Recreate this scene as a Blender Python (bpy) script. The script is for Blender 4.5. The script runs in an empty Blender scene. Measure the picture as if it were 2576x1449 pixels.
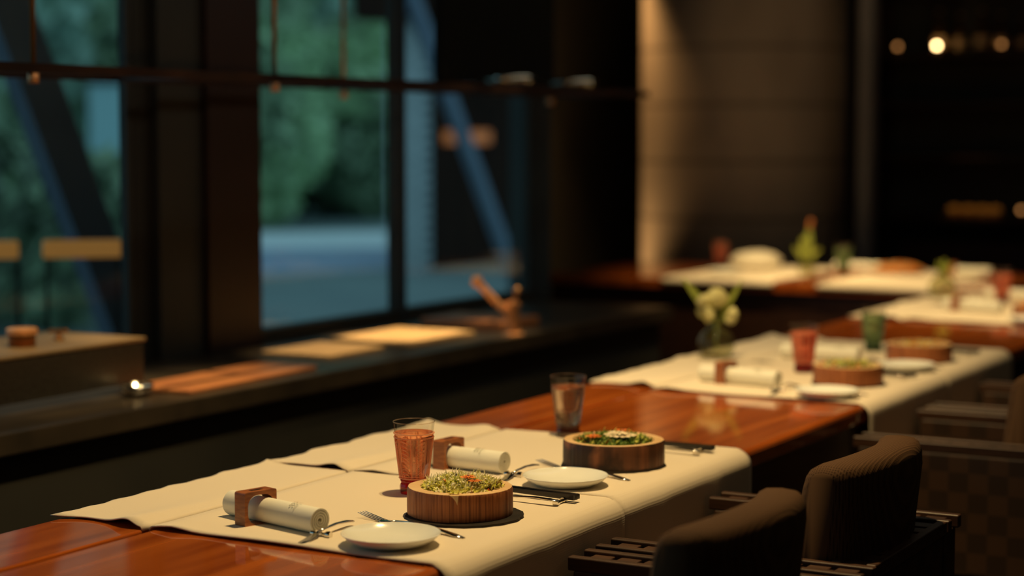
import bpy, bmesh, math, random
from mathutils import Vector, Matrix, noise
PI = math.pi
rnd = random.Random(7)
sc = bpy.context.scene
col = sc.collection

# ------------------------------------------------------------------ camera
F_PX = 4800.0
yaw, pitch = math.radians(29.0), math.radians(4.6)
fw = Vector((-math.sin(yaw)*math.cos(pitch), math.cos(yaw)*math.cos(pitch), -math.sin(pitch)))
cd = bpy.data.cameras.new('camera')
cam = bpy.data.objects.new('camera', cd); col.objects.link(cam)
cam.location = (0, 0, 1.40)
cam.rotation_euler = fw.to_track_quat('-Z', 'Y').to_euler()
cd.sensor_width = 36.0; cd.lens = 36.0*F_PX/2576.0
cd.clip_start = 0.05; cd.clip_end = 300
cd.dof.use_dof = True
cd.dof.focus_distance = 3.30
cd.dof.aperture_fstop = 1.75
sc.camera = cam

# ------------------------------------------------------------------ colour, world, lights
vs = sc.view_settings
vs.view_transform = 'Standard'; vs.look = 'None'; vs.gamma = 1.0
vs.exposure = 0.0
try: vs.use_curve_mapping = False
except Exception: pass
w = bpy.data.worlds.new('dusk'); sc.world = w; w.use_nodes = True
wn = w.node_tree.nodes; bg = wn['Background']
bg.inputs['Color'].default_value = (0.36, 0.66, 0.82, 1)
bg.inputs['Strength'].default_value = 0.56

WARM = (1.0, 0.68, 0.29)
def spot(name, loc, target, power, size=60, blend=0.6, radius=0.02, color=WARM):
    d = bpy.data.lights.new(name, 'SPOT'); o = bpy.data.objects.new(name, d); col.objects.link(o)
    d.energy = power; d.color = color; d.spot_size = math.radians(size); d.spot_blend = blend
    d.shadow_soft_size = radius
    o.location = loc
    o.rotation_euler = (Vector(target)-Vector(loc)).to_track_quat('-Z', 'Y').to_euler()
    return o
spot('table_spot_a', (-1.56, 3.12, 2.80), (-1.86, 3.10, 0.75), 172, 88, 0.8)
spot('table_spot_b', (-2.00, 4.25, 2.80), (-1.90, 4.85, 0.75), 180, 74, 1.0)
spot('table_spot_c', (-2.00, 6.30, 2.80), (-1.90, 6.95, 0.75), 210, 72, 1.0)
spot('far_table_spot_a', (-3.30, 7.40, 2.80), (-3.30, 8.35, 0.75), 195, 44, 0.9)
spot('far_table_spot_b', (-2.60, 7.40, 2.80), (-2.60, 8.35, 0.75), 195, 46, 0.9)
spot('counter_spot_a', (-3.00, 5.15, 2.70), (-3.26, 5.16, 0.75), 330, 16, 0.6)
spot('counter_spot_b', (-3.00, 4.62, 2.70), (-3.26, 4.68, 0.75), 130, 15, 0.6)
spot('counter_spot_c', (-3.00, 3.90, 2.70), (-3.12, 3.92, 0.75), 170, 26, 0.9)
spot('counter_spot_e', (-2.95, 3.30, 2.70), (-3.29, 3.50, 0.90), 90, 22, 0.9)  # unseen spot added only to brighten the jar lid
spot('column_spot', (-4.90, 9.50, 2.85), (-4.58, 9.88, 0.6), 105, 60, 1.0, 0.04, (1.0, 0.56, 0.20))
spot('column_uplight', (-4.90, 9.50, 0.10), (-4.58, 9.9, 1.6), 40, 70, 1.0, 0.04, (1.0, 0.58, 0.22))  # unseen fill from below, added to even the column's lit edge over its height
spot('counter_spot_d', (-2.95, 5.50, 2.70), (-3.05, 5.42, 0.80), 170, 12, 0.7)  # unseen spot added only to brighten the copper tap
spot('column_wash', (-2.9, 8.9, 2.75), (-3.7, 9.7, 1.8), 3.5, 60, 0.9, 0.05, (1.0, 0.62, 0.25))
def area(name, loc, size, power, color, rot=(0, 0, 0)):
    d = bpy.data.lights.new(name, 'AREA'); o = bpy.data.objects.new(name, d); col.objects.link(o)
    d.shape = 'RECTANGLE'; d.size, d.size_y = size; d.energy = power; d.color = color
    o.location = loc; o.rotation_euler = rot
    return o
area('room_ceiling_glow', (0.2, 4.0, 2.84), (2.4, 7.0), 3.0, (1.0, 0.76, 0.46))  # unseen overhead fill, added to lift the dark parts of the room
area('aisle_glow', (-1.75, 4.6, 2.80), (0.25, 8.0), 8.0, (0.95, 0.93, 0.75), (0, math.radians(52), 0))  # unseen fill aimed at the window side, added to lift its blacks

# ------------------------------------------------------------------ materials
MATS = {}
def nm(name):
    m = bpy.data.materials.new(name); m.use_nodes = True
    nt = m.node_tree; nt.nodes.clear()
    out = nt.nodes.new('ShaderNodeOutputMaterial')
    return m, nt, out
def principled(name, color, rough=0.5, metal=0.0, spec=0.5, coat=0.0, sss=0.0, emis=None, estr=0.0):
    m, nt, out = nm(name)
    b = nt.nodes.new('ShaderNodeBsdfPrincipled')
    b.inputs['Base Color'].default_value = (*color, 1)
    b.inputs['Roughness'].default_value = rough
    b.inputs['Metallic'].default_value = metal
    b.inputs['Specular IOR Level'].default_value = spec
    b.inputs['Coat Weight'].default_value = coat
    if emis:
        b.inputs['Emission Color'].default_value = (*emis, 1); b.inputs['Emission Strength'].default_value = estr
    nt.links.new(b.outputs[0], out.inputs[0])
    return m, nt, b
def tex(nt, kind, scale, mapping=(1, 1, 1), coord='Object', rot=(0, 0, 0), **kw):
    tc = nt.nodes.new('ShaderNodeTexCoord'); mp = nt.nodes.new('ShaderNodeMapping')
    mp.inputs['Scale'].default_value = mapping; mp.inputs['Rotation'].default_value = rot
    nt.links.new(tc.outputs[coord], mp.inputs[0])
    t = nt.nodes.new('ShaderNodeTex'+kind)
    nt.links.new(mp.outputs[0], t.inputs['Vector'])
    if 'Scale' in t.inputs: t.inputs['Scale'].default_value = scale
    for k, v in kw.items():
        if k in t.inputs: t.inputs[k].default_value = v
        else: setattr(t, k, v)
    return t
def ramp(nt, src, stops):
    r = nt.nodes.new('ShaderNodeValToRGB'); nt.links.new(src, r.inputs[0])
    e = r.color_ramp.elements
    while len(e) < len(stops): e.new(0.5)
    for k, (p, c) in enumerate(stops):
        e[k].position = p; e[k].color = (*c, 1)
    return r
def bump(nt, b, src, strength=0.2, dist=0.002):
    n = nt.nodes.new('ShaderNodeBump'); n.inputs['Strength'].default_value = strength
    n.inputs['Distance'].default_value = dist
    nt.links.new(src, n.inputs['Height']); nt.links.new(n.outputs[0], b.inputs['Normal'])
    return n

def noisy(name, c0, c1, scale, mapping=(1, 1, 1), rough=0.5, metal=0.0, spec=0.5, coat=0.0, bs=0.0, bd=0.001, detail=4, lo=0.35, hi=0.65):
    m, nt, b = principled(name, c0, rough, metal, spec, coat)
    t = tex(nt, 'Noise', scale, mapping, Detail=detail)
    r = ramp(nt, t.outputs['Fac'], [(lo, c0), (hi, c1)])
    nt.links.new(r.outputs[0], b.inputs['Base Color'])
    if bs: bump(nt, b, t.outputs['Fac'], bs, bd)
    return m
M = MATS
M['table_wood'] = noisy('table_wood', (0.235, 0.043, 0.008), (0.50, 0.125, 0.020), 3.0, (9, 0.55, 9), 0.06, spec=0.5, coat=0.25, detail=5, lo=0.3, hi=0.7)
_b = [n for n in M['table_wood'].node_tree.nodes if n.type == 'BSDF_PRINCIPLED'][0]
_b.inputs['Coat Roughness'].default_value = 0.05
M['dark_wood'] = noisy('dark_wood', (0.020, 0.008, 0.005), (0.045, 0.017, 0.009), 6, (6, 1, 6), 0.4)
M['arm_wood'] = noisy('arm_wood', (0.035, 0.016, 0.009), (0.075, 0.034, 0.018), 8, (1, 8, 8), 0.45)
M['holder_wood'] = noisy('holder_wood', (0.24, 0.068, 0.020), (0.44, 0.15, 0.045), 30, (1, 1, 6), 0.38, bs=0.05)
M['rim_wood'] = noisy('rim_wood', (0.66, 0.42, 0.20), (0.80, 0.56, 0.30), 14, (1, 1, 1), 0.6, bs=0.05)
m, nt, b = principled('bark_wood', (0.3, 0.12, 0.05), 0.55)
t = tex(nt, 'Noise', 330, (1, 1, 0.015), Detail=8, Roughness=0.7)
t2 = tex(nt, 'Noise', 7, (1, 1, 0.5), Detail=2)
r = ramp(nt, t.outputs['Fac'], [(0.34, (0.14, 0.040, 0.014)), (0.5, (0.42, 0.135, 0.042)), (0.68, (0.58, 0.22, 0.075))])
r2 = ramp(nt, t2.outputs['Fac'], [(0.36, (0.42, 0.36, 0.34)), (0.58, (1, 1, 1))])
mx = nt.nodes.new('ShaderNodeMix'); mx.data_type = 'RGBA'; mx.blend_type = 'MULTIPLY'; mx.inputs[0].default_value = 1
nt.links.new(r.outputs[0], mx.inputs[6]); nt.links.new(r2.outputs[0], mx.inputs[7]); nt.links.new(mx.outputs[2], b.inputs['Base Color'])
bump(nt, b, t.outputs['Fac'], 0.5, 0.002)
M['bark'] = m
m, nt, b = principled('bark_wood_knotted', (0.2, 0.08, 0.05), 0.55)
t = tex(nt, 'Noise', 40, (1, 1, 0.08), Detail=5)
t2 = tex(nt, 'Noise', 16, (1, 1, 0.9), Detail=3)
r = ramp(nt, t.outputs['Fac'], [(0.32, (0.05, 0.018, 0.010)), (0.5, (0.15, 0.055, 0.024)), (0.70, (0.30, 0.11, 0.05))])
r2 = ramp(nt, t2.outputs['Fac'], [(0.46, (0.16, 0.13, 0.12)), (0.58, (1, 1, 1))])
mx = nt.nodes.new('ShaderNodeMix'); mx.data_type = 'RGBA'; mx.blend_type = 'MULTIPLY'; mx.inputs[0].default_value = 1
nt.links.new(r.outputs[0], mx.inputs[6]); nt.links.new(r2.outputs[0], mx.inputs[7]); nt.links.new(mx.outputs[2], b.inputs['Base Color'])
bump(nt, b, t.outputs['Fac'], 0.5, 0.002)
M['bark_knotted'] = m

m, nt, b = principled('linen_cloth', (0.79, 0.70, 0.56), 0.9, spec=0.15)
t = tex(nt, 'Wave', 180, (1, 0, 0.9), bands_direction='DIAGONAL', Distortion=2.0)
t2 = tex(nt, 'Wave', 150, (0, 1, 0), bands_direction='Y', Distortion=2.0)
ad = nt.nodes.new('ShaderNodeMath'); ad.operation = 'ADD'
nt.links.new(t.outputs['Fac'], ad.inputs[0]); nt.links.new(t2.outputs['Fac'], ad.inputs[1])
bump(nt, b, ad.outputs[0], 0.14, 0.0009)
M['linen'] = m
m, nt, b = principled('terry_cotton', (0.86, 0.85, 0.74), 0.95, spec=0.1)
t = tex(nt, 'Noise', 300, Detail=2); bump(nt, b, t.outputs['Fac'], 0.15, 0.0004)
M['terry'] = m
M['print'] = principled('faded_grey_print', (0.30, 0.29, 0.20), 0.9)[0]
m, nt, b = principled('white_porcelain', (0.90, 0.92, 0.87), 0.16, spec=0.5)
t = tex(nt, 'Wave', 60, (1, 1, 0), rot=(0, 0, 0.8), Distortion=1.0); bump(nt, b, t.outputs['Fac'], 0.03, 0.001)
M['porcelain'] = m
M['slate'] = noisy('slate', (0.008, 0.006, 0.005), (0.022, 0.016, 0.011), 30, rough=0.6, spec=0.25, bs=0.4)
M['silver'] = principled('polished_silver', (0.78, 0.74, 0.66), 0.12, 1.0)[0]
M['black_metal'] = principled('black_lacquer', (0.018, 0.015, 0.013), 0.25)[0]
M['copper'] = principled('brushed_copper', (0.85, 0.42, 0.20), 0.38, 0.5)[0]
M['bronze'] = principled('bronze_metal', (0.42, 0.24, 0.12), 0.35, 1.0)[0]
M['steel'] = noisy('brushed_steel', (0.10, 0.094, 0.085), (0.16, 0.15, 0.13), 20, (0.3, 6, 6), 0.34, metal=0.9)
M['counter'] = noisy('counter_stone', (0.030, 0.024, 0.018), (0.06, 0.045, 0.03), 5, (1, 1, 1), 0.32, bs=0.05)
M['black'] = noisy('black_panel', (0.028, 0.028, 0.024), (0.036, 0.035, 0.029), 3, rough=0.6)
M['black_red'] = noisy('oxblood_panel', (0.022, 0.007, 0.006), (0.030, 0.009, 0.008), 3, rough=0.5)
M['floor'] = noisy('floor_boards', (0.03, 0.022, 0.016), (0.05, 0.036, 0.025), 4, (8, 0.5, 1), 0.5)
M['ceiling'] = noisy('dark_ceiling', (0.03, 0.03, 0.028), (0.04, 0.04, 0.036), 4, rough=0.8)
M['pale_board'] = noisy('pale_board', (0.62, 0.40, 0.20), (0.74, 0.50, 0.26), 6, (1, 8, 1), 0.5)
M['brown_tray'] = noisy('brown_lacquer', (0.42, 0.16, 0.07), (0.56, 0.23, 0.09), 6, rough=0.35)
# upholstery
m, nt, b = principled('brown_upholstery', (0.12, 0.075, 0.04), 0.85, spec=0.2)
t = tex(nt, 'Wave', 70, (0, 1, 0), bands_direction='Y', Distortion=1.5)
t2 = tex(nt, 'Wave', 70, (1, 0, 0), bands_direction='X', Distortion=1.5)
ad = nt.nodes.new('ShaderNodeMath'); ad.operation = 'MAXIMUM'
nt.links.new(t.outputs['Fac'], ad.inputs[0]); nt.links.new(t2.outputs['Fac'], ad.inputs[1])
r = ramp(nt, ad.outputs[0], [(0.2, (0.050, 0.025, 0.012)), (0.95, (0.115, 0.060, 0.028))])
nt.links.new(r.outputs[0], b.inputs['Base Color']); bump(nt, b, ad.outputs[0], 0.35, 0.002)
M['fabric'] = m
m, nt, b = principled('woven_leather', (0.06, 0.035, 0.02), 0.5)
t = tex(nt, 'Checker', 22, (1, 1, 1)); t.inputs['Color1'].default_value = (0.065, 0.033, 0.019, 1); t.inputs['Color2'].default_value = (0.036, 0.020, 0.013, 1)
nt.links.new(t.outputs['Color'], b.inputs['Base Color']); bump(nt, b, t.outputs['Fac'], 0.5, 0.004)
M['weave'] = m
# concrete column: pale blocks in courses
m, nt, b = principled('board_marked_concrete', (0.4, 0.33, 0.27), 0.85, spec=0.2)
t = tex(nt, 'Noise', 2.2, (1, 1, 0.35), Detail=6)
r = ramp(nt, t.outputs['Fac'], [(0.3, (0.30, 0.24, 0.20)), (0.7, (0.46, 0.38, 0.31))])
tc = nt.nodes.new('ShaderNodeTexCoord'); sx = nt.nodes.new('ShaderNodeSeparateXYZ'); nt.links.new(tc.outputs['Object'], sx.inputs[0])
md = nt.nodes.new('ShaderNodeMath'); md.operation = 'MODULO'; md.inputs[1].default_value = 0.31; nt.links.new(sx.outputs['Z'], md.inputs[0])
rr = ramp(nt, md.outputs[0], [(0.0, (0.45, 0.45, 0.45)), (0.035, (1, 1, 1))])
mx = nt.nodes.new('ShaderNodeMix'); mx.data_type = 'RGBA'; mx.blend_type = 'MULTIPLY'; mx.inputs[0].default_value = 1
nt.links.new(r.outputs[0], mx.inputs[6]); nt.links.new(rr.outputs[0], mx.inputs[7]); nt.links.new(mx.outputs[2], b.inputs['Base Color'])
M['concrete'] = m

def thin_glass(name, tint, gl=0.08, diffuse=0.0, dcol=(1, 1, 1), rough=0.02, ior=1.5):
    """thin walled glass: clear tinted wall plus its own mirror reflection"""
    m, nt, out = nm(name)
    tr = nt.nodes.new('ShaderNodeBsdfTransparent'); tr.inputs[0].default_value = (*tint, 1)
    g = nt.nodes.new('ShaderNodeBsdfGlossy'); g.inputs['Roughness'].default_value = rough
    fr = nt.nodes.new('ShaderNodeFresnel')
    ge = nt.nodes.new('ShaderNodeNewGeometry'); mr = nt.nodes.new('ShaderNodeMapRange')   # same reflectance from both sides of the wall
    mr.inputs['To Min'].default_value = ior; mr.inputs['To Max'].default_value = 1.0/ior
    nt.links.new(ge.outputs['Backfacing'], mr.inputs['Value']); nt.links.new(mr.outputs[0], fr.inputs[0])
    ms = nt.nodes.new('ShaderNodeMixShader')
    nt.links.new(fr.outputs[0], ms.inputs[0]); nt.links.new(tr.outputs[0], ms.inputs[1]); nt.links.new(g.outputs[0], ms.inputs[2])
    last = ms
    if diffuse:
        d = nt.nodes.new('ShaderNodeBsdfTranslucent'); d.inputs[0].default_value = (*dcol, 1)
        d2 = nt.nodes.new('ShaderNodeBsdfDiffuse'); d2.inputs[0].default_value = (*dcol, 1)
        m3 = nt.nodes.new('ShaderNodeMixShader'); m3.inputs[0].default_value = 0.5
        nt.links.new(d.outputs[0], m3.inputs[1]); nt.links.new(d2.outputs[0], m3.inputs[2])
        m2 = nt.nodes.new('ShaderNodeMixShader'); m2.inputs[0].default_value = diffuse
        nt.links.new(ms.outputs[0], m2.inputs[1]); nt.links.new(m3.outputs[0], m2.inputs[2]); last = m2
    nt.links.new(last.outputs[0], out.inputs[0])
    return m
def solid_glass(name, tint, ior=1.38, clear=0.35, rough=0.015, diff=0.0, dcol=(1, 1, 1)):
    """filled tumbler body: refracts, and lets part of the light straight through"""
    m, nt, out = nm(name)
    g = nt.nodes.new('ShaderNodeBsdfGlass'); g.inputs['Color'].default_value = (*tint, 1); g.inputs['IOR'].default_value = ior; g.inputs['Roughness'].default_value = rough
    tr = nt.nodes.new('ShaderNodeBsdfTransparent'); tr.inputs[0].default_value = (*tint, 1)
    ms = nt.nodes.new('ShaderNodeMixShader'); ms.inputs[0].default_value = clear
    nt.links.new(g.outputs[0], ms.inputs[1]); nt.links.new(tr.outputs[0], ms.inputs[2]); last = ms
    if diff:
        d = nt.nodes.new('ShaderNodeBsdfTranslucent'); d.inputs[0].default_value = (*dcol, 1)
        d2 = nt.nodes.new('ShaderNodeBsdfDiffuse'); d2.inputs[0].default_value = (*dcol, 1)
        m3 = nt.nodes.new('ShaderNodeMixShader'); nt.links.new(d.outputs[0], m3.inputs[1]); nt.links.new(d2.outputs[0], m3.inputs[2])
        m2 = nt.nodes.new('ShaderNodeMixShader'); m2.inputs[0].default_value = diff
        nt.links.new(ms.outputs[0], m2.inputs[1]); nt.links.new(m3.outputs[0], m2.inputs[2]); last = m2
    nt.links.new(last.outputs[0], out.inputs[0])
    return m
M['pane'] = thin_glass('window_glass', (0.93, 0.97, 0.96), ior=1.18)
M['glass_clear'] = thin_glass('clear_glass', (0.90, 0.89, 0.86), rough=0.03)
M['glass_red'] = solid_glass('red_glass', (1.0, 0.55, 0.44), diff=0.16, dcol=(1.0, 0.20, 0.16))
M['glass_red_foot'] = thin_glass('dark_red_glass', (0.42, 0.06, 0.07), diffuse=0.10, dcol=(0.22, 0.02, 0.03))
M['relief_red'] = thin_glass('etched_red_glass', (0.98, 0.70, 0.55), diffuse=0.60, dcol=(1.0, 0.72, 0.52), rough=0.1)
M['glass_red_near'] = solid_glass('bright_red_glass', (1.0, 0.68, 0.50), ior=1.45, clear=0.30, diff=0.07, dcol=(1.0, 0.25, 0.16))
M['glass_smoke'] = solid_glass('smoky_glass', (0.90, 0.84, 0.78))
M['glass_smoke_foot'] = thin_glass('dark_smoky_glass', (0.35, 0.28, 0.24))
M['relief_smoke'] = thin_glass('etched_smoky_glass', (0.92, 0.86, 0.78), diffuse=0.10, dcol=(0.8, 0.62, 0.45), rough=0.1)
M['glass_green'] = solid_glass('green_glass', (0.72, 0.86, 0.68), diff=0.10, dcol=(0.55, 0.70, 0.42))
M['glass_green_foot'] = thin_glass('dark_green_glass', (0.20, 0.30, 0.20))
M['relief_green'] = thin_glass('etched_green_glass', (0.7, 0.85, 0.68), diffuse=0.35, dcol=(0.55, 0.62, 0.38), rough=0.1)
M['vase_glass'] = thin_glass('olive_vase_glass', (0.80, 0.80, 0.62), diffuse=0.05, dcol=(0.5, 0.45, 0.2))
M['bottle_glass'] = thin_glass('amber_bottle_glass', (0.55, 0.35, 0.15), diffuse=0.2, dcol=(0.4, 0.2, 0.06))
# water: thin surface
M['water'] = thin_glass('drinking_water', (0.97, 0.97, 0.95), ior=1.33)
def flat(name, c, rough=0.6): M[name] = principled(name, c, rough)[0]
flat('leaf_pale', (0.82, 0.80, 0.18)); flat('leaf_olive', (0.50, 0.52, 0.07)); flat('leaf_green', (0.20, 0.33, 0.05)); flat('leaf_dark', (0.06, 0.14, 0.025))
flat('frond', (0.95, 0.90, 0.66)); flat('petal_orange', (0.88, 0.25, 0.04)); flat('petal_cream', (0.86, 0.74, 0.52))
flat('seed_dark', (0.05, 0.018, 0.02)); flat('stem_green', (0.20, 0.30, 0.05)); flat('petal_white', (0.72, 0.68, 0.33))
flat('blade_green', (0.30, 0.36, 0.06)); flat('dish_white', (0.86, 0.80, 0.66)); flat('fried_gold', (0.85, 0.42, 0.10)); flat('leaf_tip', (0.45, 0.16, 0.05))

# ------------------------------------------------------------------ mesh helpers
def obj(name, bm, mats, parent=None, smooth=False, auto=None):
    me = bpy.data.meshes.new(name)
    bmesh.ops.recalc_face_normals(bm, faces=bm.faces[:])
    bm.to_mesh(me); bm.free()
    if not isinstance(mats, (list, tuple)): mats = [mats]
    for q in mats: me.materials.append(MATS[q] if isinstance(q, str) else q)
    if smooth:
        for p in me.polygons: p.use_smooth = True
    if auto is not None:
        try: me.set_sharp_from_angle(angle=math.radians(auto))
        except Exception: pass
    o = bpy.data.objects.new(name, me); col.objects.link(o)
    if parent: o.parent = parent
    return o
def thing(name, label, cat, loc=(0, 0, 0), rz=0, group=None):
    o = bpy.data.objects.new(name, None); o.empty_display_size = 0.05; col.objects.link(o)
    o.location = loc; o.rotation_euler = (0, 0, rz)
    return tag(o, label, cat, group)
def tag(o, label, cat, group=None, kind=None):
    o['label'] = label; o['category'] = cat
    if group: o['group'] = group
    if kind: o['kind'] = kind
    return o
def struct(name, bm, m):
    o = obj(name, bm, m); o['kind'] = 'structure'; return o
def copy_tree(o, parent=None):
    c = o.copy(); col.objects.link(c); c.parent = parent
    for ch in o.children: copy_tree(ch, c)
    return c
def dup(o, loc, rz=None, label=None, group=None, scale=None):
    c = copy_tree(o); c.location = loc
    if rz is not None: c.rotation_euler = (0, 0, rz)
    if label: c['label'] = label
    if group: c['group'] = group
    if scale: c.scale = scale
    return c
def box(bm, x0, x1, y0, y1, z0, z1, mi=0, bev=0.0):
    v = [bm.verts.new(p) for p in ((x0,y0,z0),(x1,y0,z0),(x1,y1,z0),(x0,y1,z0),(x0,y0,z1),(x1,y0,z1),(x1,y1,z1),(x0,y1,z1))]
    fs = [bm.faces.new([v[i] for i in f]) for f in ((0,3,2,1),(4,5,6,7),(0,1,5,4),(1,2,6,5),(2,3,7,6),(3,0,4,7))]
    for f in fs: f.material_index = mi
    if bev:
        es = list({e for f in fs for e in f.edges})
        bmesh.ops.bevel(bm, geom=es, offset=bev, segments=3, affect='EDGES', profile=0.5)
    return v
def B(x0, x1, y0, y1, z0, z1, bev=0.0):
    bm = bmesh.new(); box(bm, x0, x1, y0, y1, z0, z1, 0, bev); return bm
def tube(bm, pts, rad, n=8, mi=0, cap=True, flatn=1.0, up=None):
    """swept tube; rad number or list; flatn squashes the section along its second axis"""
    pts = [Vector(p) for p in pts]; rings = []
    for i, p in enumerate(pts):
        t = (pts[min(i+1, len(pts)-1)] - pts[max(i-1, 0)]).normalized()
        u = Vector(up) if up else (Vector((0, 0, 1)) if abs(t.z) < 0.95 else Vector((1, 0, 0)))
        a = t.cross(u).normalized(); b2 = a.cross(t).normalized()
        r = rad[i] if isinstance(rad, (list, tuple)) else rad
        fl = flatn[i] if isinstance(flatn, (list, tuple)) else flatn
        rings.append([bm.verts.new(p + a*math.cos(2*PI*k/n)*r + b2*math.sin(2*PI*k/n)*r*fl) for k in range(n)])
    for i in range(len(rings)-1):
        for k in range(n):
            f = bm.faces.new((rings[i][k], rings[i][(k+1) % n], rings[i+1][(k+1) % n], rings[i+1][k])); f.material_index = mi
    if cap:
        for rg in (rings[0], rings[-1]):
            f = bm.faces.new(rg); f.material_index = mi
def lathe(bm, prof, n=48, c=(0, 0), mi=0, facet=None, close_bottom=False, close_top=False):
    rings = []
    for (r, z) in prof:
        if r < 1e-6: rings.append([bm.verts.new((c[0], c[1], z))]*n); continue
        rings.append([bm.verts.new((c[0]+r*math.cos(2*PI*k/n), c[1]+r*math.sin(2*PI*k/n), z)) for k in range(n)])
    for i in range(len(rings)-1):
        a, b2 = rings[i], rings[i+1]
        for k in range(n):
            vsx = []
            for v in (a[k], a[(k+1) % n], b2[(k+1) % n], b2[k]):
                if v not in vsx: vsx.append(v)
            if len(vsx) > 2:
                f = bm.faces.new(vsx); f.material_index = mi
    if close_bottom: bm.faces.new(rings[0])
    if close_top: bm.faces.new(rings[-1])
def strip(bm, pts, wid, side, mi=0):
    """thin two-sided leaf: pts along the middle, wid half widths, side direction"""
    side = Vector(side).normalized()
    L = [bm.verts.new(Vector(p)-side*w_) for p, w_ in zip(pts, wid)]
    R = [bm.verts.new(Vector(p)+side*w_) for p, w_ in zip(pts, wid)]
    for i in range(len(pts)-1):
        f = bm.faces.new((L[i], R[i], R[i+1], L[i+1])); f.material_index = mi

TZ = 0.75
# ================================================================== ROOM
struct('floor', B(-5.5, 2.6, -1.6, 11.3, -0.05, 0.0), 'floor')
struct('ceiling', B(-5.5, 2.6, -1.6, 11.3, 2.92, 3.0), 'ceiling')
struct('wall_right', B(2.5, 2.6, -1.6, 11.3, 0, 2.92), 'black')
struct('wall_front', B(-3.7, 2.5, -1.6, -1.5, 0, 2.92), 'black')
struct('wall_back', B(-5.45, 2.5, 11.2, 11.3, 0, 2.92), 'black')
bm = bmesh.new()
box(bm, -3.72, -3.58, -1.5, 6.62, 0, 0.745)           # below the windows
box(bm, -3.72, -3.58, -1.5, 6.62, 2.55, 2.92)         # header
box(bm, -5.45, -5.32, 9.80, 11.2, 0, 2.92)
for pts in ([(-3.62, 6.63), (-3.52, 6.66), (-5.32, 10.0), (-5.44, 10.0)],):   # slanting wall beyond the windows
    lo = [bm.verts.new((x, y, 0)) for x, y in pts]; hi = [bm.verts.new((x, y, 2.92)) for x, y in pts]
    bm.faces.new(lo); bm.faces.new(hi)
    for i in range(4): bm.faces.new((lo[i], lo[(i+1) % 4], hi[(i+1) % 4], hi[i]))
struct('wall_left', bm, noisy('charcoal_wall', (0.050, 0.050, 0.044), (0.060, 0.058, 0.050), 3, rough=0.8))
bm = bmesh.new()
box(bm, -3.605, -3.54, 4.30, 4.50, 0.745, 2.55); box(bm, -3.605, -3.575, 4.235, 4.30, 0.745, 2.55)
struct('trim_1', bm, 'black')
struct('trim_2', B(-3.605, -3.52, 4.50, 4.76, 0.745, 2.55), 'black_red')
def window(n, y0, y1, x=-3.59):
    t = bpy.data.objects.new('window_%d' % n, None); col.objects.link(t); t['kind'] = 'structure'
    bm = bmesh.new(); f = 0.025
    box(bm, x-0.03, x+0.03, y0, y1, 0.746, 0.79); box(bm, x-0.03, x+0.03, y0, y1, 2.51, 2.549)
    box(bm, x-0.014, x+0.014, y0, y0+f, 0.79, 2.51); box(bm, x-0.014, x+0.014, y1-f, y1, 0.79, 2.51)
    obj('window_frame', bm, 'black', t)
    obj('window_pane', B(x-0.004, x+0.004, y0+f, y1-f, 0.79, 2.51), 'pane', t)
window(1, -1.4, 4.23); window(2, 4.77, 5.63); window(3, 5.66, 6.61)

# round column at the back
bm = bmesh.new(); lathe(bm, [(0.577, 0.001), (0.577, 2.915)], 96, close_bottom=True, close_top=True)
o = struct('trim_3', bm, 'concrete'); o.location = (-4.10, 10.1, 0)
for p in o.data.polygons: p.use_smooth = abs(p.normal.z) < 0.5
# slim grey steel post beside the column
struct('trim_4', B(-3.27, -3.20, 9.62, 9.72, 0, 2.915), noisy('grey_post', (0.16, 0.16, 0.18), (0.20, 0.20, 0.22), 3, rough=0.5))

# ================================================================== OUTSIDE
M['paving'] = noisy('grey_paving', (0.20, 0.25, 0.25), (0.24, 0.30, 0.29), 1.2, rough=0.8)
M['road'] = noisy('blue_grey_road', (0.36, 0.43, 0.57), (0.41, 0.48, 0.62), 0.8, rough=0.8)
M['kerb'] = noisy('pale_kerb', (0.88, 0.93, 0.93), (0.93, 0.96, 0.96), 0.8, rough=0.8)
g = struct('floor_terrace', B(-60, -3.75, -6, 60, -0.25, -0.10), 'paving')
def dirpt(px, d):     # a point on the ground in the direction of an image column
    a = yaw - math.atan((px-1288)/F_PX)
    return Vector((-math.sin(a)*d, math.cos(a)*d, 0))
def quadslab(pts, z0, z1):
    bm = bmesh.new()
    a = [bm.verts.new((p[0], p[1], z0)) for p in pts]; b2 = [bm.verts.new((p[0], p[1], z1)) for p in pts]
    n = len(pts); bm.faces.new(a); bm.faces.new(b2)
    for i in range(n): bm.faces.new((a[i], a[(i+1) % n], b2[(i+1) % n], b2[i]))
    return bm
# road beyond the terrace, then a pale low wall
rd = obj('road', quadslab([(-13.2, 14.7), (-11.5, 18.0), (-14.2, 23.0), (-19, 22.5), (-17.5, 16.5)], -0.105, -0.085), 'road')
tag(rd, 'blue-grey road running past the terrace outside the middle window', 'road')
p0, p1 = dirpt(340, 24.7), dirpt(1075, 24.7); nrm = (p0+p1).normalized()
kw = obj('pavement', quadslab([p0, p1, p1+nrm*4.1, p0+nrm*4.1], -0.084, -0.05), 'kerb')
tag(kw, 'pale strip of pavement across the road outside the middle window', 'pavement')

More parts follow.
